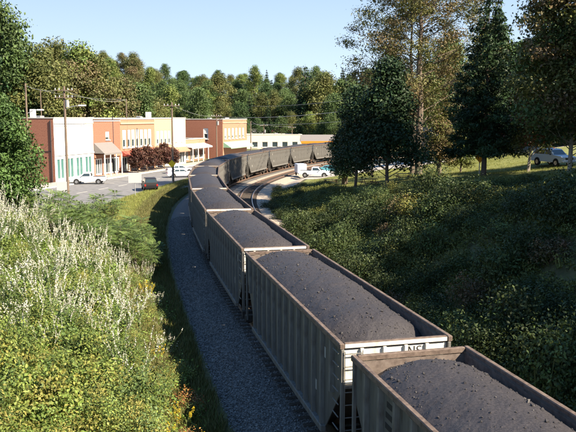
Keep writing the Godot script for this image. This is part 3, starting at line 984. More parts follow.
func build_town():
	# street, pavement, verge
	var b := MB.new()
	b.quad(tw(-30, 4.0, 0.02), tw(92, 4.0, 0.02), tw(92, 17.0, 0.02), tw(-30, 23.0, 0.02))
	setting("street", b.mesh(), M.asphalt)
	b = MB.new()
	b.quad(tw(-30, 0, 0.16), tw(92, 0, 0.16), tw(92, 3.85, 0.16), tw(-30, 3.85, 0.16))
	var pv := setting("pavement", b.mesh(), M.concrete)
	b = MB.new()
	b.quad(tw(-30, 3.85, 0.161), tw(92, 3.85, 0.161), tw(92, 4.0, 0.161), tw(-30, 4.0, 0.161)); b.quad(tw(-30, 4.0, 0.161), tw(92, 4.0, 0.161), tw(92, 4.0, -0.1), tw(-30, 4.0, -0.1))
	part("kerb", b.mesh(), M.coping, pv)
	b = MB.new()
	for k in 20:
		var u := -24.0 + k * 5.5
		b.quad(tw(u, 11.4, 0.026), tw(u + 2.6, 11.4, 0.026), tw(u + 2.6, 11.55, 0.026), tw(u, 11.55, 0.026))
	for k in 12:
		var u := 2.0 + k * 3.2
		b.quad(tw(u, 4.1, 0.026), tw(u + 0.1, 4.1, 0.026), tw(u + 0.1, 8.6, 0.026), tw(u, 8.6, 0.026))
	setting("road_markings", b.mesh(), M.line_paint)
	# white-fronted shop with a brick side
	var T := STREET_TURN
	var holes := []
	for k in 4: holes.append([0.5 + k * 2.65, 0.35, 2.75 + k * 2.65, 3.7])
	var t := block("shop_building", "two-storey shop with a tall white front and brick side wall", tw(0, 0), T, 11.1, 9.6, 20.0, M.white_wall, M.brick_red, holes, [[9.0, 5.6, 10.0, 7.4], [14.0, 5.6, 15.0, 7.4]])
	for q in holes: window_in(t, q, {"name": "shop_window", "mull": 1, "bar": 0.22, "glass": M.teal_glass, "sill": false})
	b = MB.new(); b.box(Vector3(5.55, 4.15, 0.09), Vector3(11.0, 0.22, 0.17)); b.box(Vector3(5.55, 8.9, 0.09), Vector3(11.0, 0.2, 0.17)); b.box(Vector3(5.55, 8.5, 0.05), Vector3(10.6, 0.1, 0.09))
	part("cornice", b.mesh(), M.white_wall, t)
	b = MB.new(); b.cbox(Vector3(5.2, 10.2, -7.0), Vector3(0.7, 1.6, 0.7), 0.04)
	part("roof_vent", b.mesh(), M.white, t)
	b = MB.new(); b.box(Vector3(-0.04, 4.7, -10), Vector3(0.07, 0.1, 19)); b.tube([Vector3(-0.08, 0.1, -0.5), Vector3(-0.08, 9.3, -0.5)], 0.07, 0.07, 6)
	part("downpipe", b.mesh(), M.dark_metal, t)
	# red brick shop with a shingled porch roof
	holes = [[0.5, 0.3, 2.7, 3.0], [3.1, 0.3, 5.4, 3.0], [5.8, 0.3, 8.4, 3.0], [4.0, 6.0, 5.3, 7.4]]
	t = block("shop_building", "red brick shop with a grey shingled porch roof beside the white front", tw(11.12, 0), T, 8.96, 9.1, 18.0, M.brick_red, M.brick_red, holes)
	for q in holes.slice(0, 3): window_in(t, q, {"name": "shop_window", "mull": 2, "bar": 0.2, "sill": false})
	window_in(t, holes[3], {"frame": M.white, "blind": 0.7})
	awning(t, 0.1, 6.0, 5.6, 1.7, 1.9, M.shingle, "porch_roof")
	b = MB.new(); b.box(Vector3(4.4, 3.4, 0.12), Vector3(8.6, 0.5, 0.2))
	part("sign_band", b.mesh(), M.brick_orange, t)
	for x in [0.3, 2.2, 4.1, 6.0]:
		b = MB.new(); b.tube([Vector3(x, 0.16, 1.8), Vector3(x, 3.75, 1.8)], 0.1, 0.1, 6)
		part("porch_post", b.mesh(), M.white, t)
	# orange brick block with a bank of tall white windows
	holes = []
	for k in 7: holes.append([0.9 + k * 1.66, 4.4, 2.2 + k * 1.66, 7.6])
	var low := [[0.5, 0.3, 3.4, 2.8], [3.9, 0.3, 6.6, 2.8], [7.2, 0.3, 9.8, 2.8], [10.3, 0.3, 13.0, 2.8]]
	t = block("shop_building", "orange brick block with a bank of tall white windows", tw(20.1, 0), T, 13.48, 9.4, 18.0, M.brick_orange, M.brick_red, holes + low)
	for q in holes: window_in(t, q, {"sash": true, "bar": 0.22, "blind": 0.55})
	for q in low: window_in(t, q, {"name": "shop_window", "mull": 2, "bar": 0.14, "sill": false})
	for k in 4: awning(t, 0.4 + k * 3.3, 3.2 + k * 3.3, 3.9, 0.9, 1.4, M.awning_red)
	b = MB.new(); b.box(Vector3(6.74, 8.7, 0.08), Vector3(13.3, 0.3, 0.16))
	part("cornice", b.mesh(), M.brick_tan, t)
	# tan brick block
	holes = []
	for k in 4: holes.append([0.9 + k * 1.75, 4.5, 2.1 + k * 1.75, 7.2])
	low = [[0.5, 0.3, 3.6, 2.8], [4.3, 0.3, 7.7, 2.8]]
	t = block("shop_building", "tan brick block with four white upper windows", tw(33.62, 0), T, 8.2, 9.5, 18.0, M.brick_tan, M.brick_red, holes + low)
	for q in holes: window_in(t, q, {"sash": true, "bar": 0.24, "blind": 0.6})
	for q in low: window_in(t, q, {"name": "shop_window", "mull": 2, "bar": 0.14, "sill": false})
	awning(t, 0.4, 7.8, 3.8, 0.8, 1.3, M.awning_red)
	# cream block at the corner
	holes = [[0.7, 0.3, 3.0, 2.8], [3.5, 0.3, 6.0, 2.8], [1.2, 4.8, 2.2, 6.9], [4.2, 4.8, 5.2, 6.9]]
	t = block("shop_building", "plain cream corner block at the end of the row", tw(41.84, 0), T, 6.5, 9.6, 18.0, M.cream, M.cream, holes)
	for q in holes.slice(0, 2): window_in(t, q, {"name": "shop_window", "mull": 1, "bar": 0.16, "sill": false})
	for q in holes.slice(2): window_in(t, q, {"sash": true, "bar": 0.14, "blind": 0.9})
	awning(t, 0.3, 6.2, 3.7, 0.7, 1.2, M.brick_orange)
	b = MB.new(); b.cbox(Vector3(1.5, 10.2, -6), Vector3(0.9, 1.3, 0.9), 0.03)
	part("chimney", b.mesh(), M.white, t)
	# low red brick shop, set back
	holes = [[0.8, 0.5, 3.0, 2.6], [4.2, 0.2, 5.4, 2.6], [6.6, 0.5, 8.8, 2.6], [9.6, 0.5, 12.0, 2.6]]
	t = block("shop_building", "low one-storey red brick shop between the cream block and tall brick store", tw(53.5, -3.0), T, 13.0, 4.9, 14.0, M.brick_orange, M.brick_red, holes)
	for q in holes: window_in(t, q, {"frame": M.white, "bar": 0.16})
	for x in [1.0, 4.0, 7.0, 10.0]:
		b = MB.new(); b.tube([Vector3(x, 0, 2.0), Vector3(x, 3.2, 2.0)], 0.11, 0.11, 6)
		part("porch_post", b.mesh(), M.white, t)
	awning(t, 0.4, 12.4, 3.9, 0.7, 2.1, M.white, "porch_roof")
	# tall brick store beyond
	holes = []
	for k in 6: holes.append([1.3 + k * 2.6, 4.6, 2.7 + k * 2.6, 7.2])
	t = block("shop_building", "far red brick store with a row of white windows and green awning", tw(70.3, 0), T, 17.6, 9.3, 16.0, M.brick_orange, M.brick_red, holes, [[11.0, 4.6, 12.3, 7.2], [4.0, 4.6, 5.3, 7.2]])
	for q in holes: window_in(t, q, {"sash": true, "bar": 0.26, "blind": 0.7})
	for z in [[11.0, 4.6, 12.3, 7.2], [4.0, 4.6, 5.3, 7.2]]:
		window_in(t.get_node("side_wall"), z, {"sash": true, "bar": 0.26, "blind": 0.5})
	awning(t, 0.3, 17.3, 3.9, 1.3, 2.0, M.awning_green)
	b = MB.new(); b.box(Vector3(8.8, 8.5, 0.07), Vector3(17.4, 0.25, 0.14))
	part("cornice", b.mesh(), M.brick_tan, t)
	# long low cream building behind the train
	holes = []
	for k in 5: holes.append([1.5 + k * 3.0, 1.0, 3.2 + k * 3.0, 2.6])
	t = block("low_building", "long low cream building behind the far hopper cars", Vector3(gp(247, 222), 0, -222), 0.12, 16.5, 4.7, 10, M.cream, M.cream, holes)
	for q in holes: window_in(t, q, {"frame": M.white})
	# small houses and the filling station beyond the track
	house("small_house", "small house with a grey-red roof behind the brick store", Vector3(gp(238, 245), 0, -245), 0.3, 9, 7, 3.6, 2.4, M.white_wall, M.roof_tar)
	house("small_house", "little white house with red gable left of the filling station", Vector3(gp(272, 240), 0, -240), -0.2, 5, 5, 3.4, 2.4, M.white_wall, M.awning_red)
	house("small_house", "tan house seen between the park tree trunks", Vector3(gp(428, 150), th(gp(428, 150), 150), -150), 0.25, 13, 9, 3.6, 2.2, M.brick_tan, M.shingle)
	t = house("filling_station", "filling station with a grey roof and orange fascia band", Vector3(gp(302, 205), 0, -205), 0.0, 11, 7, 3.3, 1.6, M.white_wall, M.shingle)
	b = MB.new(); b.box(Vector3(5.5, 3.05, 0.55), Vector3(11.6, 0.7, 0.12))
	part("fascia_band", b.mesh(), M.awning_orange, t)

func house(called: String, label: String, at: Vector3, turn: float, w: float, dep: float, h: float, rise: float, wall: Material, roofm: Material) -> Node3D:
	var holes := [[w * 0.12, 1.0, w * 0.32, 2.4], [w * 0.45, 0.1, w * 0.58, 2.3], [w * 0.7, 1.0, w * 0.9, 2.4]]
	var t := thing(called, label, "house" if called == "small_house" else "building", at, turn)
	var b := MB.new()
	holed_wall(b, w, h, holes)
	part("front_wall", b.mesh(), wall, t)
	b = MB.new()
	b.quad(Vector3(0, 0, -dep), Vector3(0, h, -dep), Vector3(0, h, 0), Vector3(0, 0, 0)); b.quad(Vector3(w, 0, 0), Vector3(w, h, 0), Vector3(w, h, -dep), Vector3(w, 0, -dep)); b.quad(Vector3(w, 0, -dep), Vector3(w, h, -dep), Vector3(0, h, -dep), Vector3(0, 0, -dep))
	b.tri(Vector3(0, h, 0), Vector3(0, h + rise, -dep / 2), Vector3(0, h, -dep)); b.tri(Vector3(w, h, -dep), Vector3(w, h + rise, -dep / 2), Vector3(w, h, 0))
	part("wall", b.mesh(), wall, t)
	b = MB.new()
	var e := 0.45
	for s in [0.0, 0.14]:
		b.quad(Vector3(-e, h - 0.2 + s, e), Vector3(-e, h + rise + s, -dep / 2), Vector3(w + e, h + rise + s, -dep / 2), Vector3(w + e, h - 0.2 + s, e))
		b.quad(Vector3(-e, h + rise + s, -dep / 2), Vector3(-e, h - 0.2 + s, -dep - e), Vector3(w + e, h - 0.2 + s, -dep - e), Vector3(w + e, h + rise + s, -dep / 2))
	part("roof", b.mesh(), roofm, t)
	for k in 3: window_in(t, holes[k], {"name": "door" if k == 1 else "window", "sill": k != 1, "bar": 0.12})
	return t

# ------------------------------------------------------------------ poles, signs
func pole(label: String, px: float, d: float, top: float, r: float, o: Dictionary) -> Vector3:
	var x := gp(px, d)
	var y0 := th(x, d)
	var t := thing(o.get("name", "utility_pole"), label, o.get("category", "pole"), Vector3(x, y0, -d), o.get("turn", 0.0), "poles along the street")
	var h := top - y0
	var b := MB.new()
	b.tube([Vector3(0, -0.3, 0), Vector3(0, h * 0.5, 0), Vector3(0, h, 0)], r, r * 0.7, 8)
	part("shaft", b.mesh(), o.get("mat", M.pole), t)
	for k in int(o.get("arms", 0)):
		b = MB.new(); b.box(Vector3(0, h - 0.5 - k * 0.9, r + 0.06), Vector3(2.3, 0.11, 0.1))
		var arm := part("crossarm", b.mesh(), M.pole, t)
		for q in [-1.05, -0.55, 0.55, 1.05]:
			b = MB.new(); b.tube([Vector3(q, h - 0.445 - k * 0.9, r + 0.06), Vector3(q, h - 0.22 - k * 0.9, r + 0.06)], 0.05, 0.035, 6)
			part("insulator", b.mesh(), M.lamp, arm)
	if o.get("can", false):
		b = MB.new(); b.tube([Vector3(0.34, h - 2.6, 0), Vector3(0.34, h - 1.7, 0)], 0.24, 0.24, 10)
		part("transformer", b.mesh(), M.metal, t)
	if o.has("lamp"):
		var y: float = o.lamp
		var l: float = o.get("reach", 2.4)
		b = MB.new(); b.tube([Vector3(0, y - y0 - 0.5, 0), Vector3(l * 0.5, y - y0 - 0.1, 0), Vector3(l, y - y0, 0)], 0.045, 0.035, 6)
		part("lamp_arm", b.mesh(), M.metal, t)
		b = MB.new(); b.cbox(Vector3(l + 0.3, y - y0, 0), Vector3(0.95, 0.2, 0.36), 0.06)
		part("lamp_head", b.mesh(), M.lamp, t)
	return Vector3(x, top, -d)

func wire(label: String, a: Vector3, c: Vector3, sag: float, r := 0.022):
	var b := MB.new()
	var pts := []
	for k in 13:
		var f := k / 12.0
		pts.append(a.lerp(c, f) - Vector3(0, sag * 4 * f * (1 - f), 0))
	b.tube(pts, r, r, 4)
	var o := part(numbered("overhead_wire"), b.mesh(), M.wire, self)
	o.set_meta("label", label); o.set_meta("category", "wire"); o.set_meta("group", "overhead wires")

func sign_board(called: String, label: String, px: float, d: float, lo: float, hi: float, w: float, m: Material, diamond := false, turn := 0.0):
	var x := gp(px, d)
	var y0 := th(x, d)
	var t := thing(called, label, "sign", Vector3(x, y0, -d), turn)
	var b := MB.new(); b.tube([Vector3(0, -0.2, 0), Vector3(0, lo - y0 + 0.2, 0)], 0.05, 0.05, 6)
	part("post", b.mesh(), M.metal, t)
	b = MB.new()
	if diamond: b.box(Vector3(0, (lo + hi) / 2 - y0, 0.07), Vector3(w, w, 0.02), Basis(Vector3(0, 0, 1), PI / 4))
	else: b.cbox(Vector3(0, (lo + hi) / 2 - y0, 0.07), Vector3(w, hi - lo, 0.04), 0.01)
	part("board", b.mesh(), m, t)

func build_street_things():
	var p1 := pole("tall wooden pole with crossarms and street lamp before the white shop", 67, 95, 13.6, 0.19, {"arms": 2, "lamp": 11.2, "reach": 1.9, "can": true})
	var p2 := pole("pole with a street lamp rising behind the round green tree", 29, 100, 14.2, 0.16, {"lamp": 10.7, "reach": 1.5})
	var p3 := pole("thin far pole left of the white shop front", 43.5, 140, 14.8, 0.12, {})
	pole("thin dark pole in front of the red brick shop", 114, 128, 9.9, 0.11, {"mat": M.dark_metal})
	var p4 := pole("slim grey pole before the bank of white windows", 128, 133, 13.0, 0.12, {})
	pole("short black lamp post before the white windows", 138, 130, 7.9, 0.09, {"mat": M.dark_metal, "name": "lamp_post", "category": "lamp post"})
	var p5 := pole("brown wooden pole carrying the yellow diamond sign", 173, 109, 11.9, 0.16, {"arms": 1})
	var p6 := pole("wooden pole with a transformer before the far brick store", 217, 176, 10.6, 0.17, {"can": true, "arms": 1, "lamp": 9.6, "reach": 2.2})
	var p7 := pole("dark pole right of the far brick store", 251, 200, 8.8, 0.16, {})
	var p8 := pole("pole with crossarm beyond the cream building", 264, 228, 7.8, 0.16, {"arms": 1, "can": true})
	var p9 := pole("pole with crossarm left of the filling station", 292, 230, 7.2, 0.16, {"arms": 1})
	# one pole stands in the dark park trees on the right
	var p10 := pole("pole standing among the dark park trees", 372, 100, 12.2, 0.17, {"arms": 1})
	wire("bright wire from the brick store to the park trees", p6 + Vector3(0, -0.6, 0), p10 + Vector3(0, -1.2, 0), 0.7, 0.035)
	wire("lower wire from the brick store to the park trees", p6 + Vector3(0, -1.5, 0), p10 + Vector3(0, -2.6, 0), 0.9)
	wire("upper wire crossing before the wooded hill", p7 + Vector3(0, 4.0, 0), p10 + Vector3(0, 0.3, 0), 0.5)
	wire("wire from the sign pole to the far brick store", p5 + Vector3(0, -0.4, 0), p6 + Vector3(0, -0.5, 0), 0.6)
	wire("wire from the lamp pole to the slim grey pole", p1 + Vector3(0, -0.5, 0), p4 + Vector3(0, -0.2, 0), 0.7)
	wire("wire between the two street lamp poles", p2 + Vector3(0, -0.3, 0), p1 + Vector3(0, -0.4, 0), 0.4)
	wire("wire running past the far pole to the hill", p3, p4 + Vector3(0, -0.1, 0), 0.5)
	wire("wire from the dark pole to the far crossarm pole", p7, p8 + Vector3(0, -0.3, 0), 0.4)
	wire("wire between the two far crossarm poles", p8, p9, 0.4)
	sign_board("warning_sign", "yellow diamond warning sign on the wooden pole", 172, 108.4, 2.5, 3.6, 0.8, M.yellow, true)
	sign_board("road_sign", "wide white sign board on a post at the grass verge", 134.5, 91, 1.75, 3.0, 1.6, M.sign_grey, false, 0.15)
	sign_board("road_sign", "white sign board half hidden by feathery shrubs", 61, 84, 1.2, 2.5, 1.15, M.sign_grey, false, 0.1)
	sign_board("road_sign", "orange and yellow sign beside the dark park conifer", 479.5, 76, 5.2, 6.1, 0.8, M.orange, true, 0.3)
	for q in [[113.5, 134.0, M.yellow, "yellow fire hydrant before the red brick shop"], [140, 139.0, M.yellow, "yellow fire hydrant under the red street trees"]]:
		var t := thing("fire_hydrant", q[3], "hydrant", Vector3(gp(q[0], q[1]), 0.1, -q[1]))
		var b := MB.new(); b.tube([Vector3(0, 0, 0), Vector3(0, 0.55, 0), Vector3(0, 0.62, 0), Vector3(0, 0.8, 0)], 0.16, 0.1, 8); b.tube([Vector3(-0.22, 0.5, 0), Vector3(0.22, 0.5, 0)], 0.07, 0.07, 6)
		part("barrel", b.mesh(), q[2], t)

# ------------------------------------------------------------------ vehicles
func vehicle(called: String, label: String, category: String, at: Vector3, turn: float, kind: String, paint: Material):
	var t := thing(called, label, category, at, turn)
	var body: PackedVector2Array
	var cabin: PackedVector2Array
	var wins := []
	var hw := 0.9
	var y1 := 1.1
	var top := 1.72
	var axles := [1.42, -1.38]
	var wr := 0.36
	if kind == "suv":
		body = PackedVector2Array([Vector2(-2.25, 0.42), Vector2(2.2, 0.4), Vector2(2.33, 0.5), Vector2(2.33, 0.72), Vector2(2.26, 0.96), Vector2(2.05, 1.03), Vector2(1.02, 1.12), Vector2(-2.3, 1.12), Vector2(-2.36, 0.8), Vector2(-2.36, 0.5)])
		cabin = PackedVector2Array([Vector2(-2.28, 1.1), Vector2(1.02, 1.1), Vector2(0.42, 1.64), Vector2(0.2, 1.71), Vector2(-0.9, 1.75), Vector2(-1.9, 1.72), Vector2(-2.08, 1.64)])
		wins = [[Vector2(-2.08, 1.17), Vector2(-1.3, 1.17), Vector2(-1.3, 1.6), Vector2(-1.93, 1.6)], [Vector2(-1.2, 1.17), Vector2(-0.4, 1.17), Vector2(-0.4, 1.62), Vector2(-1.2, 1.61)], [Vector2(-0.3, 1.17), Vector2(0.72, 1.17), Vector2(0.28, 1.6), Vector2(-0.3, 1.62)]]
	elif kind == "pickup":
		y1 = 1.08; top = 1.7
		body = PackedVector2Array([Vector2(-2.55, 0.5), Vector2(2.45, 0.45), Vector2(2.55, 0.6), Vector2(2.52, 0.95), Vector2(2.3, 1.05), Vector2(1.2, 1.1), Vector2(-0.55, 1.1), Vector2(-0.55, 1.08), Vector2(-2.55, 1.08), Vector2(-2.6, 0.8)])
		cabin = PackedVector2Array([Vector2(-0.5, 1.08), Vector2(1.2, 1.08), Vector2(0.62, 1.64), Vector2(0.4, 1.7), Vector2(-0.3, 1.7), Vector2(-0.42, 1.64)])
		wins = [[Vector2(-0.32, 1.15), Vector2(0.92, 1.15), Vector2(0.5, 1.57), Vector2(-0.28, 1.57)]]
		axles = [1.6, -1.55]
	else:
		y1 = 0.95; top = 1.38
		body = PackedVector2Array([Vector2(-2.3, 0.35), Vector2(2.2, 0.32), Vector2(2.35, 0.45), Vector2(2.3, 0.72), Vector2(2.0, 0.82), Vector2(1.0, 0.94), Vector2(-1.5, 0.96), Vector2(-2.25, 0.9), Vector2(-2.35, 0.6)])
		cabin = PackedVector2Array([Vector2(-1.6, 0.93), Vector2(1.05, 0.93), Vector2(0.35, 1.33), Vector2(0.1, 1.38), Vector2(-0.8, 1.38), Vector2(-1.05, 1.33)])
		wins = [[Vector2(-1.32, 0.99), Vector2(-0.4, 0.99), Vector2(-0.4, 1.3), Vector2(-1.0, 1.29)], [Vector2(-0.32, 0.99), Vector2(0.78, 0.99), Vector2(0.3, 1.29), Vector2(-0.32, 1.31)]]
		wr = 0.32
	var chw := hw - 0.07
	var thw := hw - 0.22
	var b := MB.new()
	b.profile(body, hw, hw - 0.05, 0.7, y1)
	part("body", b.mesh(), paint, t)
	b = MB.new(); b.profile(cabin, chw, thw, y1, top)
	part("cabin", b.mesh(), paint, t)
	for q in wins:
		b = MB.new(); b.profile(PackedVector2Array(q), chw + 0.012, thw + 0.012, y1, top)
		part("side_window", b.mesh(), M.glass, t)
	# windscreen and rear window: thin slabs just proud of the sloping faces
	var f0 := cabin[1]
	var f1 := cabin[2]
	var out := (Vector2(f1.y - f0.y, -(f1.x - f0.x))).normalized() * 0.012
	b = MB.new(); b.profile(PackedVector2Array([f0.lerp(f1, 0.1) + out, f0.lerp(f1, 0.95) + out, f0.lerp(f1, 0.95) - out, f0.lerp(f1, 0.1) - out]), chw - 0.08, thw - 0.06, y1, top)
	part("windscreen", b.mesh(), M.glass, t)
	var r0 := cabin[0]
	var r1 := cabin[cabin.size() - 1]
	out = Vector2(-(r1.y - r0.y), r1.x - r0.x).normalized() * 0.012
	b = MB.new(); b.profile(PackedVector2Array([r0.lerp(r1, 0.15) + out, r0.lerp(r1, 0.93) + out, r0.lerp(r1, 0.93) - out, r0.lerp(r1, 0.15) - out]), chw - 0.1, thw - 0.08, y1, top)
	part("rear_window", b.mesh(), M.glass, t)
	if kind == "pickup":
		b = MB.new(); b.box(Vector3(0, 1.087, -1.55), Vector3(1.55, 0.01, 1.85))
		part("load_bed", b.mesh(), M.dark_metal, t)
	var w := MB.new(); w.tube([Vector3(-0.11, 0, 0), Vector3(0.11, 0, 0)], wr, wr, 16)
	var hubm := MB.new(); hubm.tube([Vector3(-0.12, 0, 0), Vector3(0.12, 0, 0)], wr * 0.6, wr * 0.6, 12)
	var arch := MB.new(); arch.tube([Vector3(-0.02, 0, 0), Vector3(0.02, 0, 0)], wr * 1.2, wr * 1.2, 16)
	for z in axles:
		for x in [-1.0, 1.0]:
			part("wheel_arch", arch.mesh(), M.dark_metal, t).position = Vector3(x * (hw - 0.012), wr + 0.03, z)
			var o := part("wheel", w.mesh(), M.tyre, t)
			o.position = Vector3(x * (hw - 0.085), wr, z)
			part("hub", hubm.mesh(), M.chrome, o)
	var zf: float = body[2].x
	var zr: float = body[body.size() - 1].x
	b = MB.new(); b.cbox(Vector3(0, 0.52, zf + 0.03), Vector3(hw * 1.9, 0.2, 0.12), 0.03)
	part("bumper", b.mesh(), M.chrome if kind == "pickup" else paint, t)
	b = MB.new(); b.cbox(Vector3(0, 0.55, zr - 0.03), Vector3(hw * 1.9, 0.2, 0.12), 0.03)
	part("bumper", b.mesh(), M.chrome if kind == "pickup" else paint, t)
	var ly: float = 0.8 if kind != "sedan" else 0.64
	b = MB.new(); b.cbox(Vector3(0, ly, zf - 0.005), Vector3(0.95, 0.2, 0.06), 0.015)
	part("grille", b.mesh(), M.dark_metal, t)
	for x in [-0.68, 0.68]:
		b = MB.new(); b.cbox(Vector3(x, ly, zf - 0.01), Vector3(0.36, 0.19, 0.08), 0.02)
		part("headlight", b.mesh(), M.head_lamp, t)
		b = MB.new(); b.cbox(Vector3(x * 1.15, ly + 0.03, zr + 0.01), Vector3(0.2, 0.26, 0.06), 0.015)
		part("tail_lamp", b.mesh(), M.red_lamp, t)
		b = MB.new(); b.cbox(Vector3(x * 1.42, y1 + 0.08, cabin[1].x - 0.35), Vector3(0.16, 0.14, 0.1), 0.03)
		part("mirror", b.mesh(), M.dark_metal, t)

func build_vehicles():
	var g := func(px: float, d: float) -> Vector3: return Vector3(gp(px, d), 0.03, -d)
	vehicle("parked_pickup", "white pickup parked before the white shop front", "pickup", g.call(88, 109.5), -PI / 2 + 0.1, "pickup", M.paint_white)
	vehicle("moving_car", "dark black car driving on the street past the white sign", "car", g.call(149, 100), PI + 0.28, "suv", M.paint_black)
	vehicle("parked_car", "white car just left of the train, nearer of two", "car", g.call(181, 122), PI / 2 + 0.3, "sedan", M.paint_white)
	vehicle("parked_car", "white car on the street behind another white car by the train", "car", g.call(180, 131), PI / 2 + 0.35, "sedan", M.paint_white)
	vehicle("parked_pickup", "white pickup parked in the lot beside the siding", "pickup", g.call(315, 122), PI / 2 - 0.15, "pickup", M.paint_white)
	vehicle("parked_car", "teal car parked behind the white pickup in the lot", "car", g.call(331, 131), PI / 2 - 0.3, "sedan", M.paint_teal)
	vehicle("parked_car", "silver white car in the lot behind the dark tree trunks", "car", g.call(352, 126), PI / 2, "sedan", M.paint_white)
	var x := gp(553, 76)
	vehicle("parked_suv", "pale blue-white SUV parked on the bank under trees", "SUV", Vector3(x, th(x, 76) + 0.08, -76), 0.36, "suv", M.paint_suv)
	var t := thing("box_trailer", "small pale box trailer left of the white pickup", "trailer", g.call(300.5, 126), 0.2)
	var b := MB.new(); b.cbox(Vector3(0, 1.2, 0), Vector3(1.6, 1.5, 2.4), 0.05)
	part("box", b.mesh(), M.paint_suv, t)
	b = MB.new(); b.box(Vector3(0, 0.42, 0.3), Vector3(1.4, 0.08, 3.0))
	part("frame", b.mesh(), M.dark_metal, t)
	for s in [-0.75, 0.75]:
		b = MB.new(); b.tube([Vector3(s - 0.08, 0.3, 0), Vector3(s + 0.08, 0.3, 0)], 0.3, 0.3, 14)
		part("wheel", b.mesh(), M.tyre, t)
	for q in [[404.0, 84.0, 0.2, "picnic table between the big pale trunks and the dark tree"], [369.0, 80.0, 0.5, "sunlit picnic table under the dark tree"], [331.0, 95.0, 0.1, "picnic table at the left edge of the park lawn"]]:
		var px := gp(q[0], q[1])
		t = thing("picnic_table", q[3], "picnic table", Vector3(px, th(px, q[1]) + 0.03, -q[1]), q[2], "park picnic tables")
		for k in 4:
			b = MB.new(); b.box(Vector3(0, 0.74, -0.3 + k * 0.2), Vector3(1.9, 0.04, 0.18))
			part("top_plank", b.mesh(), M.wood, t)
		for s in [-0.75, 0.75]:
			b = MB.new(); b.box(Vector3(0, 0.44, s), Vector3(1.9, 0.04, 0.26))
			part("bench", b.mesh(), M.wood, t)
			for e in [-0.7, 0.7]:
				b = MB.new(); b.tube([Vector3(e, 0.72, s * 0.2), Vector3(e, -0.05, s * 0.8)], 0.045, 0.045, 4)
				part("leg", b.mesh(), M.wood, t)
		b = MB.new()
		for e in [-0.7, 0.7]: b.box(Vector3(e + 0.05, 0.4, 0), Vector3(0.05, 0.09, 1.7))
		part("crossbar", b.mesh(), M.wood, t)

func terrain_sheet(x_of: Callable, d0: float, d1: float, dstep: float, cols: int, lift: float) -> ArrayMesh:
	var st := SurfaceTool.new()
	st.begin(Mesh.PRIMITIVE_TRIANGLES)
	st.set_smooth_group(0)
	var rows := 0
	var d := d0
	while d <= d1 + 0.001:
		var r: Array = x_of.call(d)
		for k in cols + 1: st.add_vertex(w3(lerpf(r[0], r[1], float(k) / cols), d, lift))
		rows += 1; d += dstep
	var w := cols + 1
	for j in rows - 1:
		for k in cols:
			var a := j * w + k
			for q in [a, a + w, a + 1, a + 1, a + w, a + w + 1]: st.add_index(q)
	st.generate_normals()
	return st.commit()

func build_park_ground():
	setting("park_lawn", terrain_sheet(func(d): return [xt(d) + lerpf(17.0, 11.0, ss(70, 100, d)), 60.0], 58, 117, 0.5, 100, 0.05), M.lawn)
	setting("parking_lot", terrain_sheet(func(d): return [xt(d) + 7.3, 45.0], 117.5, 150, 0.5, 60, 0.05), M.concrete)
	setting("gravel_path", terrain_sheet(func(d): return [xt(d) + 7.2, xt(d) + lerpf(7.9, 10.6, ss(84, 112, d))], 78, 117, 0.5, 8, 0.09), M.gravel)
	setting("grass_verge", terrain_sheet(func(d): return [xt(d) - lerpf(11.0, 8.0, ss(80, 110, d)), xt(d) - 4.4], 62, 118, 0.5, 12, 0.05), M.lawn)

# ------------------------------------------------------------------ trees and plants
func c3(r: float, g: float, b: float) -> Color:
	return Color(r, g, b)

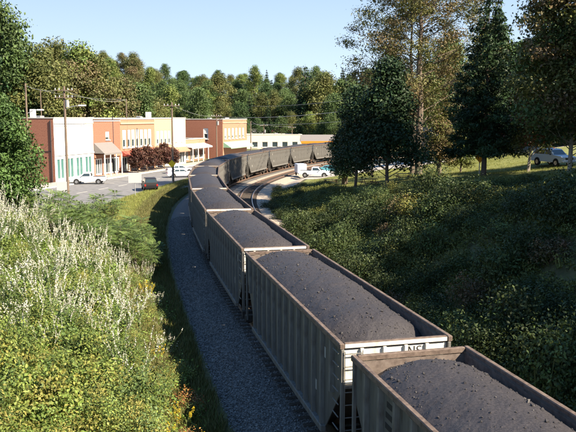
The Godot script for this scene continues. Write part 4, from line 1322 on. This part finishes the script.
func build_trees():
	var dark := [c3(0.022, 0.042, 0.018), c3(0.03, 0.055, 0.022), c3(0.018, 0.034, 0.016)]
	var mid := [c3(0.055, 0.09, 0.028), c3(0.07, 0.105, 0.034), c3(0.045, 0.072, 0.025)]
	var olive := [c3(0.1, 0.11, 0.03), c3(0.13, 0.125, 0.04), c3(0.08, 0.095, 0.028)]
	var lime := [c3(0.11, 0.15, 0.038), c3(0.13, 0.165, 0.045), c3(0.085, 0.125, 0.034)]
	var brown := [c3(0.125, 0.095, 0.048), c3(0.15, 0.11, 0.055), c3(0.11, 0.1, 0.04), c3(0.1, 0.105, 0.038)]
	var rust := [c3(0.13, 0.045, 0.03), c3(0.16, 0.06, 0.035), c3(0.09, 0.035, 0.025)]
	var at := func(px: float, d: float) -> Vector3: return w3(gp(px, d), d)
	# --- the park trees on the right
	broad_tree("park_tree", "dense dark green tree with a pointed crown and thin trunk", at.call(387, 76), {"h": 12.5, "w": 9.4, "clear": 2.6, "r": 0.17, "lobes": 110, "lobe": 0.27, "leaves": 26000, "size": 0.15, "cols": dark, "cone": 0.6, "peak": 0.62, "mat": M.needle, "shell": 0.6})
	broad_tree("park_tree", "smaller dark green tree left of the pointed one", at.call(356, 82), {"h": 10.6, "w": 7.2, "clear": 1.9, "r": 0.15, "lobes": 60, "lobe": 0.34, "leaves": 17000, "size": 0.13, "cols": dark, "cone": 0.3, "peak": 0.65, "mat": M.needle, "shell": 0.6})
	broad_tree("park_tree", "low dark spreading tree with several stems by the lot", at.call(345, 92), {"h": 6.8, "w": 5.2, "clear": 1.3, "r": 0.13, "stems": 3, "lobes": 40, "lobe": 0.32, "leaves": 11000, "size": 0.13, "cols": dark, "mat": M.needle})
	broad_tree("tall_tree", "very tall tree with pale trunk and thin brownish foliage", at.call(419, 92), {"h": 30.0, "w": 21.5, "clear": 7.5, "r": 0.42, "limb_every": 2, "lobes": 250, "lobe": 0.15, "flat": 0.5, "leaves": 64000, "size": 0.14, "slim": 0.4, "cols": brown + brown + olive, "bark": M.bark_mid, "peak": 0.6, "shell": 0.7, "droop": 0.3})
	broad_tree("tall_tree", "second tall pale trunk beside the very tall tree", at.call(412, 95), {"h": 25.0, "w": 13.0, "clear": 6.5, "r": 0.3, "limb_every": 2, "lobes": 110, "lobe": 0.2, "flat": 0.5, "leaves": 24000, "size": 0.14, "slim": 0.4, "cols": brown + olive, "bark": M.bark_mid, "shell": 0.7, "droop": 0.3})
	broad_tree("small_tree", "small brownish tree with thick dark trunk on the lawn", at.call(439, 82), {"h": 5.8, "w": 5.6, "clear": 1.9, "r": 0.26, "lobes": 34, "lobe": 0.3, "leaves": 9000, "size": 0.1, "cols": brown + olive})
	broad_tree("small_tree", "small round shrubby tree right of the thick dark trunk", at.call(461, 84), {"h": 5.2, "w": 3.8, "clear": 0.9, "r": 0.09, "lobes": 26, "lobe": 0.3, "leaves": 6000, "size": 0.1, "cols": olive + lime})
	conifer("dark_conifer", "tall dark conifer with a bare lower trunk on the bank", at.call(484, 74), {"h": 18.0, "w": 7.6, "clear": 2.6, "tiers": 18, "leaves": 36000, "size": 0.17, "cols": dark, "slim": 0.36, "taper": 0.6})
	broad_tree("broad_tree", "broad olive-brown tree over the parked SUV at the frame edge", at.call(570, 64), {"h": 18.0, "w": 13.0, "clear": 3.2, "r": 0.16, "lobes": 170, "lobe": 0.24, "leaves": 48000, "size": 0.15, "cols": olive + brown + mid, "bark": M.pale_bark, "flat": 0.6})
	broad_tree("small_tree", "low reddish tree with a pale forked trunk beside the SUV", at.call(529, 71), {"h": 7.6, "w": 7.0, "clear": 2.4, "r": 0.075, "stems": 2, "bark": M.pale_bark, "lobes": 40, "lobe": 0.3, "leaves": 11000, "size": 0.12, "cols": rust + brown + dark})
	broad_tree("broad_tree", "big green tree at the right edge of the frame", at.call(636, 60), {"h": 17.0, "w": 12.0, "clear": 3.0, "r": 0.24, "lobes": 100, "lobe": 0.26, "leaves": 26000, "size": 0.13, "cols": olive + mid})
	# --- the round tree on the left
	broad_tree("round_tree", "dense round green tree at the left edge", at.call(-3, 54), {"h": 9.2, "w": 6.4, "clear": 0.6, "r": 0.16, "lobes": 190, "lobe": 0.24, "leaves": 42000, "size": 0.1, "cols": [c3(0.06, 0.108, 0.032), c3(0.074, 0.125, 0.038), c3(0.05, 0.088, 0.028)], "peak": 0.7, "shell": 0.35, "slim": 0.7})
	# --- red street trees
	var sp := broad_tree("street_tree", "small dark red street tree before the orange brick block, leftmost", tw(20.5, 3.0), {"h": 4.1, "w": 3.8, "clear": 1.2, "r": 0.08, "lobes": 30, "lobe": 0.34, "leaves": 3600, "size": 0.16, "cols": [c3(0.075, 0.032, 0.026), c3(0.095, 0.05, 0.035), c3(0.055, 0.028, 0.024)]}, "red street trees")
	var reds := ["second from the left", "third from the left, before the white windows", "fourth from the left", "rightmost, before the tan block"]
	for k in 4: copy_of(sp, tw(24.2 + k * 3.6, 3.0), 1.3 + k * 2.1, [1.05, 0.95, 1.1, 0.9][k], "small dark red street tree, " + reds[k], "red street trees")
	# --- prototypes for the far wood
	var P := []
	var far := [[16.0, 13.0, [c3(0.075, 0.115, 0.04), c3(0.09, 0.13, 0.048), c3(0.06, 0.095, 0.034)]], [16.5, 12.5, [c3(0.13, 0.17, 0.048), c3(0.155, 0.185, 0.055), c3(0.1, 0.145, 0.042)]], [15.0, 13.5, [c3(0.12, 0.13, 0.045), c3(0.14, 0.14, 0.05), c3(0.1, 0.115, 0.04)]], [17.0, 12.0, [c3(0.14, 0.11, 0.06), c3(0.12, 0.11, 0.05), c3(0.11, 0.12, 0.048)]], [], [16.0, 11.5, [c3(0.05, 0.09, 0.036), c3(0.065, 0.105, 0.04)]]]
	for k in 6:
		if k == 4: P.append(conifer("woodland_pine", "", Vector3(0, -80, 0), {"h": 18.0, "w": 8.0, "tiers": 12, "leaves": 9000, "size": 0.26, "cols": dark + [c3(0.03, 0.065, 0.025)], "slim": 0.4}))
		else: P.append(broad_tree("woodland_tree", "", Vector3(0, -80, 0), {"h": far[k][0], "w": far[k][1], "clear": 1.0, "lobes": 52, "lobe": 0.26, "leaves": 13000, "size": 0.2, "cols": far[k][2], "shell": 0.5, "peak": [0.75, 0.6, 0.9, 0.8, 1.0, 0.55][k]}))
	var kinds := ["mid green leafy tree in the far wood", "bright yellow-green leafy tree in the far wood", "olive leafy tree in the far wood", "brownish thinning tree in the far wood", "dark pointed conifer in the far wood", "deep green leafy tree in the far wood"]
	# rows on the hillside; fewer towards the back where only tops show
	var spots := []
	for row in [[212.0, 9.0], [232.0, 9.0], [252.0, 8.5], [272.0, 8.5], [292.0, 8.5], [314.0, 8.5], [338.0, 8.5], [364.0, 8.0], [388.0, 8.0]]:
		var d: float = row[0]
		var x := gp(-30, d)
		while x < gp(600, d):
			var dd := d + rng.randf_range(-8, 8)
			var xx := x + rng.randf_range(-2.5, 2.5)
			x += row[1] * rng.randf_range(0.75, 1.25)
			var px := 288.0 + xx / dd * 745.0
			if dd < 250 and px > 222 and px < 330: continue         # houses stand there
			if dd < 225 and px > 170: continue
			if px > 440 and dd > 260: continue
			spots.append([xx, dd, 0.55 + rng.randf() * (0.5 if dd < 300 else 0.42)])
	# the nearer wood behind the shops on the left
	for k in 46:
		var dd := rng.randf_range(150, 205)
		var px := rng.randf_range(-25, 150)
		var xx := gp(px, dd)
		var n := (xx - AX) * UD - (dd - AD) * UX
		if n > -24.0: continue
		spots.append([xx, dd, 0.9 + rng.randf() * 0.35 + (0.25 if px < 100 else 0.0)])
	# and behind the park on the right
	for k in 34:
		var dd := rng.randf_range(118, 165)
		var px := rng.randf_range(425, 640)
		if dd < 160 and px < 470: dd += 40
		spots.append([gp(px, dd), dd, 0.95 + rng.randf() * 0.4])
	for q in [[246, 236, 0.45], [258, 240, 0.5], [268, 250, 0.6], [281, 236, 0.55], [290, 240, 0.62], [298, 232, 0.5], [310, 236, 0.6], [322, 226, 0.55], [334, 222, 0.6], [238, 262, 0.7], [250, 262, 0.75], [262, 264, 0.8], [275, 262, 0.75]]: spots.append([gp(q[0], q[1]), q[1], q[2]])
	for q in [[-14, 140, 1.6], [4, 150, 1.7], [18, 165, 1.5], [-4, 170, 1.7]]: spots.append([gp(q[0], q[1]), q[1], q[2]])
	for px in [322.0, 338.0, 352.0, 368.0, 305.0]: spots.append([gp(px, 250), 250, 1.25])
	var used := [false, false, false, false, false, false]
	for s in spots:
		var r := rng.randf()
		var px: float = 288.0 + s[0] / s[1] * 745.0
		var k := 0
		if px > 420: k = 5 if r < 0.45 else (4 if r < 0.6 else (0 if r < 0.85 else 3))
		elif px < 160: k = 0 if r < 0.2 else (1 if r < 0.45 else (2 if r < 0.76 else (3 if r < 0.9 else 4)))
		else: k = 0 if r < 0.38 else (1 if r < 0.58 else (2 if r < 0.76 else (4 if r < 0.88 else 5)))
		var o: Node3D
		var p := w3(s[0], s[1])
		if not used[k]:
			o = P[k]; used[k] = true
			o.position = p; o.scale = Vector3.ONE * s[2]
		else: o = copy_of(P[k], p, rng.randf() * TAU, s[2])
		o.scale *= Vector3(rng.randf_range(0.8, 1.2), rng.randf_range(0.85, 1.2), rng.randf_range(0.8, 1.2))
		var where := "above the white shop" if px < 95 else ("above the orange and tan blocks" if px < 186 else ("above the far brick store" if px < 250 else ("behind the cream building" if px < 300 else ("behind the dark park trees" if px < 420 else "behind the park and SUV"))))
		if s[1] > 340: where = "on the ridge " + where
		elif s[1] < 225: where = "low on the slope " + where
		var lab: String = kinds[k].split(" in the")[0] + " " + where
		o.set_meta("label", lab); o.set_meta("group", "wood: " + lab)
	# --- trees of the right bank just outside the frame, whose shade lies on the bank
	var shade := broad_tree("bank_tree", "leafy tree on the right bank top, outside the frame", w3(28, 38), {"h": 12.5, "w": 10.5, "clear": 1.6, "r": 0.2, "lobes": 70, "lobe": 0.32, "leaves": 11000, "size": 0.2, "cols": mid + olive}, "trees of the right bank")
	var beside := ["beside the first hopper car", "farther back beside the first hopper car", "level with the second hopper car", "behind, level with the second hopper car", "level with the third hopper car", "level with the fourth hopper car", "to the right of the parked SUV", "between the second and third hopper cars", "between the first and second hopper cars", "just short of the fourth hopper car"]
	var row := [[28.5, 13.0, 1.05], [34.0, 18.0, 1.25], [27.0, 26.0, 1.1], [33.0, 31.0, 1.3], [33.0, 47.0, 1.3], [35.0, 57.0, 1.3], [39.5, 70.0, 1.25], [27.5, 32.5, 1.1], [28.5, 20.0, 1.05], [31.5, 53.0, 1.2]]
	for k in row.size(): copy_of(shade, w3(row[k][0], row[k][1]), k * 1.7, row[k][2], "leafy tree on the right bank top, " + beside[k], "trees of the right bank")

func build_left_bank():
	var G := "plants crowding the left bank"
	var lime := [c3(0.13, 0.175, 0.04), c3(0.165, 0.195, 0.05), c3(0.1, 0.14, 0.036), c3(0.18, 0.17, 0.045)]
	var green := [c3(0.075, 0.115, 0.035), c3(0.09, 0.13, 0.04), c3(0.06, 0.09, 0.03)]
	var sage := [c3(0.11, 0.16, 0.06), c3(0.09, 0.14, 0.05), c3(0.13, 0.17, 0.055)]
	var K := {}
	K.vine = bush("vine_bush", "low vine bush with broad yellow-green leaves on the left bank", "bush", {"w": 2.0, "h": 1.2, "lobes": 18, "lobe": 0.28, "leaves": 2300, "size": 0.05, "slim": 0.8, "cols": lime}, G + ": vine bushes")
	K.vine2 = bush("vine_bush", "low vine bush with broad yellow-green leaves on the left bank", "bush", {"w": 1.8, "h": 1.0, "lobes": 16, "lobe": 0.3, "leaves": 2100, "size": 0.045, "slim": 0.8, "cols": lime + green}, G + ": vine bushes")
	K.green = bush("leafy_bush", "green leafy bush among the left bank plants", "bush", {"w": 1.9, "h": 1.3, "lobes": 16, "lobe": 0.33, "leaves": 3400, "size": 0.042, "slim": 0.5, "cols": green + lime}, G + ": leafy bushes")
	K.green2 = bush("leafy_bush", "green leafy bush among the left bank plants", "bush", {"w": 1.7, "h": 1.1, "lobes": 16, "lobe": 0.33, "leaves": 3400, "size": 0.036, "slim": 0.4, "cols": sage + lime}, G + ": leafy bushes")
	K.red = bush("reddish_bush", "reddish brown bush at the edge of the left bank", "bush", {"w": 1.5, "h": 1.2, "lobes": 14, "lobe": 0.32, "leaves": 2200, "size": 0.045, "cols": [c3(0.22, 0.09, 0.035), c3(0.26, 0.13, 0.04), c3(0.14, 0.13, 0.04), c3(0.17, 0.07, 0.035)]}, G + ": reddish bushes")
	var white := [c3(0.58, 0.57, 0.5), c3(0.68, 0.66, 0.6), c3(0.45, 0.47, 0.37), c3(0.55, 0.5, 0.43)]
	K.spike = spike_plant("flowering_plant", "plant with upright white blossom spikes on the left bank", {"stems": 13, "w": 1.5, "h": 1.5, "leaves": 30, "size": 0.07, "cols": sage, "spikes": 2, "spike": 0.55, "blossoms": 34, "plume": 0.03, "petal": 0.019, "petals": white}, G + ": white spikes")
	K.spike2 = spike_plant("flowering_plant", "plant with upright white blossom spikes on the left bank", {"stems": 11, "w": 1.3, "h": 1.75, "leaves": 30, "size": 0.065, "cols": sage + green, "spikes": 2, "spike": 0.65, "blossoms": 38, "plume": 0.032, "petal": 0.02, "petals": white}, G + ": white spikes")
	K.small = spike_plant("white_dotted_plant", "leafy plant dotted with small white blossoms on the left bank", {"stems": 14, "w": 1.4, "h": 1.2, "leaves": 44, "size": 0.055, "cols": green, "spikes": 2, "spike": 0.25, "blossoms": 12, "plume": 0.07, "petal": 0.022, "petals": white}, G + ": white dotted plants")
	K.gold = spike_plant("goldenrod", "goldenrod with yellow plumes at the bank edge", {"stems": 10, "w": 1.1, "h": 1.25, "leaves": 34, "size": 0.06, "cols": lime, "slim": 0.3, "spikes": 4, "spike": 0.2, "blossoms": 34, "plume": 0.09, "petal": 0.017, "petals": [c3(0.6, 0.42, 0.02), c3(0.66, 0.5, 0.04), c3(0.5, 0.36, 0.03)]}, G + ": goldenrod")
	K.sumac = feather_shrub("feathery_shrub", "feathery shrub with long divided leaves near the street", {"stems": 8, "w": 2.6, "h": 2.2, "frond": 0.75, "cols": [c3(0.085, 0.125, 0.035), c3(0.105, 0.145, 0.042), c3(0.07, 0.105, 0.032)]}, G + ": feathery shrubs")
	for k in K: K[k].set_meta("plain", String(K[k].get_meta("label")).split(" on the")[0].split(" at the")[0].split(" near the")[0].split(" among the")[0])
	var used := {}
	var d := 10.5
	while d < 68.0:
		var stepd := 0.75 + d * 0.014
		var s := 5.4
		while s < 34.0:
			var dd := d + rng.randf_range(-0.4, 0.4)
			var ss_ := s + rng.randf_range(-0.4, 0.4)
			s += 1.0 + d * 0.014
			var x := xt(dd) - ss_
			var p := w3(x, dd)
			var px := 288.0 + x / dd * 745.0
			var py := 118.0 + (EYE - p.y - 1.0) / dd * 745.0
			if px < -45 or py > 470 or px > 240: continue
			if dd > 58 and ss_ < 9: continue
			var r := rng.randf()
			var k := "green"
			var size := rng.randf_range(0.65, 1.25)
			if dd > 44 and px > 45: k = "sumac" if r < 0.7 else ("spike" if r < 0.8 else "green")
			elif dd > 42: k = "spike" if r < 0.5 else ("green" if r < 0.7 else "spike2")
			elif ss_ < 6.6: k = "gold" if r < 0.2 else ("red" if r < 0.28 and py > 255 else ("green2" if r < 0.75 else "small"))
			elif px < 80 and py > 350: k = "vine" if r < 0.42 else ("vine2" if r < 0.75 else ("green" if r < 0.9 else "green2"))
			elif px < 30 and py > 240: k = "small" if r < 0.6 else ("green" if r < 0.85 else "vine2")
			elif py < 335: k = "spike" if r < 0.36 else ("spike2" if r < 0.64 else ("green2" if r < 0.84 else ("small" if r < 0.94 else "vine2")))
			else: k = "green2" if r < 0.42 else ("green" if r < 0.66 else ("small" if r < 0.8 else ("spike" if r < 0.9 else ("gold" if r < 0.95 else "red"))))
			if ss_ < 6.2: size *= 0.75
			var o: Node3D
			if not used.has(k):
				o = K[k]; used[k] = true
				o.position = p; o.scale = Vector3.ONE * size
			else: o = copy_of(K[k], p, rng.randf() * TAU, size)
			o.scale *= Vector3(rng.randf_range(0.85, 1.2), rng.randf_range(0.8, 1.2), rng.randf_range(0.85, 1.2))
			o.rotation.x = rng.randf_range(-0.14, 0.14); o.rotation.z = rng.randf_range(-0.14, 0.14)
			var where := "at the ballast edge" if ss_ < 6.6 else ("in the lower left corner" if py > 350 and px < 95 else ("by the left frame edge" if px < 40 else ("farthest towards the street" if dd > 42 else ("midway up the left bank" if py < 300 else "in front on the left bank"))))
			var lab: String = String(K[k].get_meta("plain")) + " " + where
			o.set_meta("label", lab); o.set_meta("group", "left bank: " + lab)
		d += stepd
	for k in K:
		if not used.has(k): K[k].free()

func build_right_bank():
	var G := "bushes on the shaded right bank"
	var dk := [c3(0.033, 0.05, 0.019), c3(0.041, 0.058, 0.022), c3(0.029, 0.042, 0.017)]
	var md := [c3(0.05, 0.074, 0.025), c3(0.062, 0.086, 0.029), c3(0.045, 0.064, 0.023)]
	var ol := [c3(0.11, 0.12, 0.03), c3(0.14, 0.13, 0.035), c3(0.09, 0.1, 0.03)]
	var L := ["dark green bush on the shaded right bank", "mid green bush with long leaves on the right bank", "olive yellowish bush on the right bank", "bush with pale silvery flower sprays on the right bank"]
	var K := []
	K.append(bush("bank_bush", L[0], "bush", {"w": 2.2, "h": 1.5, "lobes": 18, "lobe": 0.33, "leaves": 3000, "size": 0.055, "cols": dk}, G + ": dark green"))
	K.append(bush("bank_bush", L[1], "bush", {"w": 2.0, "h": 1.6, "lobes": 16, "lobe": 0.32, "leaves": 2600, "size": 0.065, "slim": 0.4, "cols": md}, G + ": mid green"))
	K.append(bush("bank_bush", L[2], "bush", {"w": 2.0, "h": 1.4, "lobes": 16, "lobe": 0.32, "leaves": 2800, "size": 0.05, "cols": ol}, G + ": olive"))
	K.append(spike_plant("silvery_bush", L[3], {"stems": 12, "w": 1.6, "h": 1.7, "leaves": 34, "size": 0.07, "cols": md, "spikes": 2, "spike": 0.4, "blossoms": 34, "plume": 0.04, "petal": 0.02, "petals": [c3(0.4, 0.42, 0.4), c3(0.5, 0.5, 0.48)]}, G + ": silvery"))
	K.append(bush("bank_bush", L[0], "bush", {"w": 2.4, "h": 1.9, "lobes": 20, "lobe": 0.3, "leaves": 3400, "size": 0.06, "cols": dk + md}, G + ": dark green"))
	K.append(bush("bank_bush", "dry brownish bush on the right bank", "bush", {"w": 1.8, "h": 1.2, "lobes": 14, "lobe": 0.28, "leaves": 1600, "size": 0.05, "cols": [c3(0.1, 0.075, 0.04), c3(0.08, 0.07, 0.035), c3(0.12, 0.08, 0.045)]}, ""))
	K.append(bush("bank_bush", "tall loose bush with big pale leaves on the right bank", "bush", {"w": 1.9, "h": 2.3, "lobes": 14, "lobe": 0.22, "leaves": 2600, "size": 0.06, "slim": 0.55, "cols": md + [c3(0.09, 0.13, 0.04)]}, ""))
	L.append("dry brownish bush"); L.append("tall loose bush with big pale leaves")
	var used := [false, false, false, false, false, false, false]
	var d := 15.0
	while d < 104.0:
		var s := 7.6 if d < 86 else 8.6
		var smax: float = 24.0 if d < 58 else lerpf(18.0, 11.5, ss(60, 100, d))
		while s < smax:
			var dd := d + rng.randf_range(-0.7, 0.7)
			var e := s + rng.randf_range(-0.5, 0.5)
			s += 1.5 + d * 0.012
			var x := xt(dd) + e
			var p := w3(x, dd)
			var px := 288.0 + x / dd * 745.0
			if px > 620 or px < 200: continue
			var r := rng.randf()
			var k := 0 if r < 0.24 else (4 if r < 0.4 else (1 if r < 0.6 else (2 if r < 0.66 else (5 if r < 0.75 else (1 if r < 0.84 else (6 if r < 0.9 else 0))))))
			if px > 535 and dd > 28 and dd < 44 and r > 0.8: k = 3
			if dd > 72 and r > 0.4: k = 2
			var size := rng.randf_range(0.5, 1.35) * (0.65 if dd > 66 else 1.0)
			if e > 16.5 and dd > 40: size *= 0.6
			if not used[k]:
				used[k] = true
				K[k].position = p; K[k].scale = Vector3.ONE * size
			var o: Node3D = K[k] if p == K[k].position else copy_of(K[k], p, rng.randf() * TAU, size)
			o.scale *= Vector3(rng.randf_range(0.8, 1.3), rng.randf_range(0.75, 1.25), rng.randf_range(0.8, 1.3))
			o.rotation.x = rng.randf_range(-0.2, 0.2); o.rotation.z = rng.randf_range(-0.2, 0.2)
			var where := "foot" if e < 11.5 else ("middle" if e < 16.0 else "top")
			var by := "beside the first hopper car" if dd < 19 else ("beside the second hopper car" if dd < 33 else ("beside the third hopper car" if dd < 47 else ("beside the fourth hopper car" if dd < 61 else ("below the park trees" if dd < 80 else "by the gravel path"))))
			var lab: String = L[[0, 1, 2, 3, 0, 4, 5][k]].split(" on the")[0] + " at bank " + where + " " + by
			o.set_meta("label", lab); o.set_meta("group", "right bank: " + lab)
		d += 1.45 + d * 0.01
	for k in K.size():
		if not used[k]: K[k].free()
	# loose undergrowth between the bushes
	var sprig := lobes_mesh([[Vector3(0, 0.18, 0), Vector3(0.3, 0.2, 0.3)], [Vector3(0.2, 0.3, 0.1), Vector3(0.2, 0.2, 0.2)]], 70, 0.05, md + dk + ol, 0.6, 0.4)
	var xf := []
	for k in 9000:
		var dd := 13.0 + 85.0 * pow(rng.randf(), 1.3)
		var x := xt(dd) + rng.randf_range(8.0, 26.0 if dd < 60 else 15.0)
		xf.append(Transform3D(Basis(Vector3.UP, rng.randf() * TAU).scaled(Vector3.ONE * rng.randf_range(0.8, 1.8)), w3(x, dd, -0.03)))
	scatter("undergrowth", "low leafy undergrowth covering the right bank", "undergrowth", sprig, M.leaf, xf)

func build_grass():
	var dry := grass_mesh(26, 0.42, 0.25, [c3(0.14, 0.13, 0.05), c3(0.1, 0.11, 0.035), c3(0.18, 0.15, 0.06)])
	var xf := []
	for k in 9000:
		var dd := 12.0 + 100.0 * pow(rng.randf(), 1.4)
		var x := xt(dd) - rng.randf_range(3.9, 6.8)
		xf.append(Transform3D(Basis(Vector3.UP, rng.randf() * TAU).scaled(Vector3.ONE * rng.randf_range(0.6, 1.4)), w3(x, dd, -0.02)))
	scatter("tall_grass", "tall rough grass along the left edge of the ballast", "grass", dry, M.leaf, xf)
	xf = []
	for k in 7000:
		var dd := rng.randf_range(60, 118)
		var x := xt(dd) - rng.randf_range(4.6, lerpf(12.0, 8.0, ss(70, 110, dd)))
		xf.append(Transform3D(Basis(Vector3.UP, rng.randf() * TAU).scaled(Vector3.ONE * rng.randf_range(0.5, 1.1)), w3(x, dd, 0.02)))
	scatter("verge_grass", "sunlit yellow-green grass on the verge before the street", "grass", grass_mesh(22, 0.32, 0.3, [c3(0.2, 0.2, 0.06), c3(0.16, 0.19, 0.05), c3(0.24, 0.22, 0.075)]), M.leaf, xf)
	xf = []
	for k in 16000:
		var dd := rng.randf_range(58, 117)
		var x := xt(dd) + rng.randf_range(12.0, 44.0)
		xf.append(Transform3D(Basis(Vector3.UP, rng.randf() * TAU).scaled(Vector3.ONE * rng.randf_range(0.5, 1.2)), w3(x, dd, 0.04)))
	scatter("lawn_grass", "short sunlit grass of the park lawn", "grass", grass_mesh(18, 0.14, 0.4, [c3(0.16, 0.18, 0.04), c3(0.2, 0.2, 0.05), c3(0.13, 0.16, 0.04)]), M.leaf, xf)
	var low := lobes_mesh([[Vector3(0, 0.15, 0), Vector3(0.35, 0.2, 0.35)]], 60, 0.04, [c3(0.1, 0.15, 0.03), c3(0.14, 0.18, 0.04), c3(0.08, 0.11, 0.03)], 0.6, 0.45)
	xf = []
	for k in 7000:
		var dd := 10.0 + 56.0 * pow(rng.randf(), 1.3)
		var x := xt(dd) - rng.randf_range(4.6, 24.0)
		xf.append(Transform3D(Basis(Vector3.UP, rng.randf() * TAU).scaled(Vector3.ONE * rng.randf_range(0.8, 1.8)), w3(x, dd, -0.02)))
	scatter("ground_cover", "low green ground cover under the left bank plants", "ground cover", low, M.leaf, xf)

# ------------------------------------------------------------------
func _ready():
	rng.seed = 20240611
	noise.seed = 5; noise.frequency = 0.03; noise.fractal_octaves = 4
	var cam := Camera3D.new()
	cam.name = "camera"
	cam.fov = 32.35; cam.near = 0.1; cam.far = 4000
	cam.position = Vector3(0, EYE, 0)
	cam.rotation_degrees = Vector3(-7.5, 0, 0)
	add_child(cam); cam.make_current()
	var env := Environment.new()
	env.background_mode = Environment.BG_SKY
	var sky := Sky.new()
	var sm := ProceduralSkyMaterial.new()
	sm.sky_top_color = Color(0.25, 0.375, 0.53); sm.sky_horizon_color = Color(0.58, 0.635, 0.675)
	sm.sky_curve = 0.15; sm.sky_energy_multiplier = 1.0
	sm.ground_horizon_color = Color(0.4, 0.42, 0.41); sm.ground_bottom_color = Color(0.18, 0.18, 0.16)
	sky.sky_material = sm
	env.sky = sky
	env.tonemap_mode = Environment.TONE_MAPPER_LINEAR
	env.tonemap_exposure = 3.2
	env.sdfgi_enabled = true; env.ssao_enabled = true; env.ssil_enabled = true
	env.fog_enabled = false
	var we := WorldEnvironment.new()
	we.name = "environment"; we.environment = env
	add_child(we)
	var sun := DirectionalLight3D.new()
	sun.name = "sun"
	sun.light_energy = 1.6; sun.light_color = Color(1.0, 0.94, 0.84); sun.light_angular_distance = 0.5; sun.shadow_enabled = true
	add_child(sun)
	# the sun stands behind the camera's right shoulder
	var az := deg_to_rad(60.0)
	var el := deg_to_rad(38.0)
	var to_sun := Vector3(sin(az) * cos(el), sin(el), cos(az) * cos(el))
	sun.look_at_from_position(to_sun * 100.0, Vector3.ZERO, Vector3.UP)

	make_materials()
	build_track_curve()
	build_ground()
	build_park_ground()
	build_tracks()
	build_town()
	build_train()
	build_vehicles()
	build_street_things()
	build_trees()
	build_left_bank()
	build_right_bank()
	build_grass()
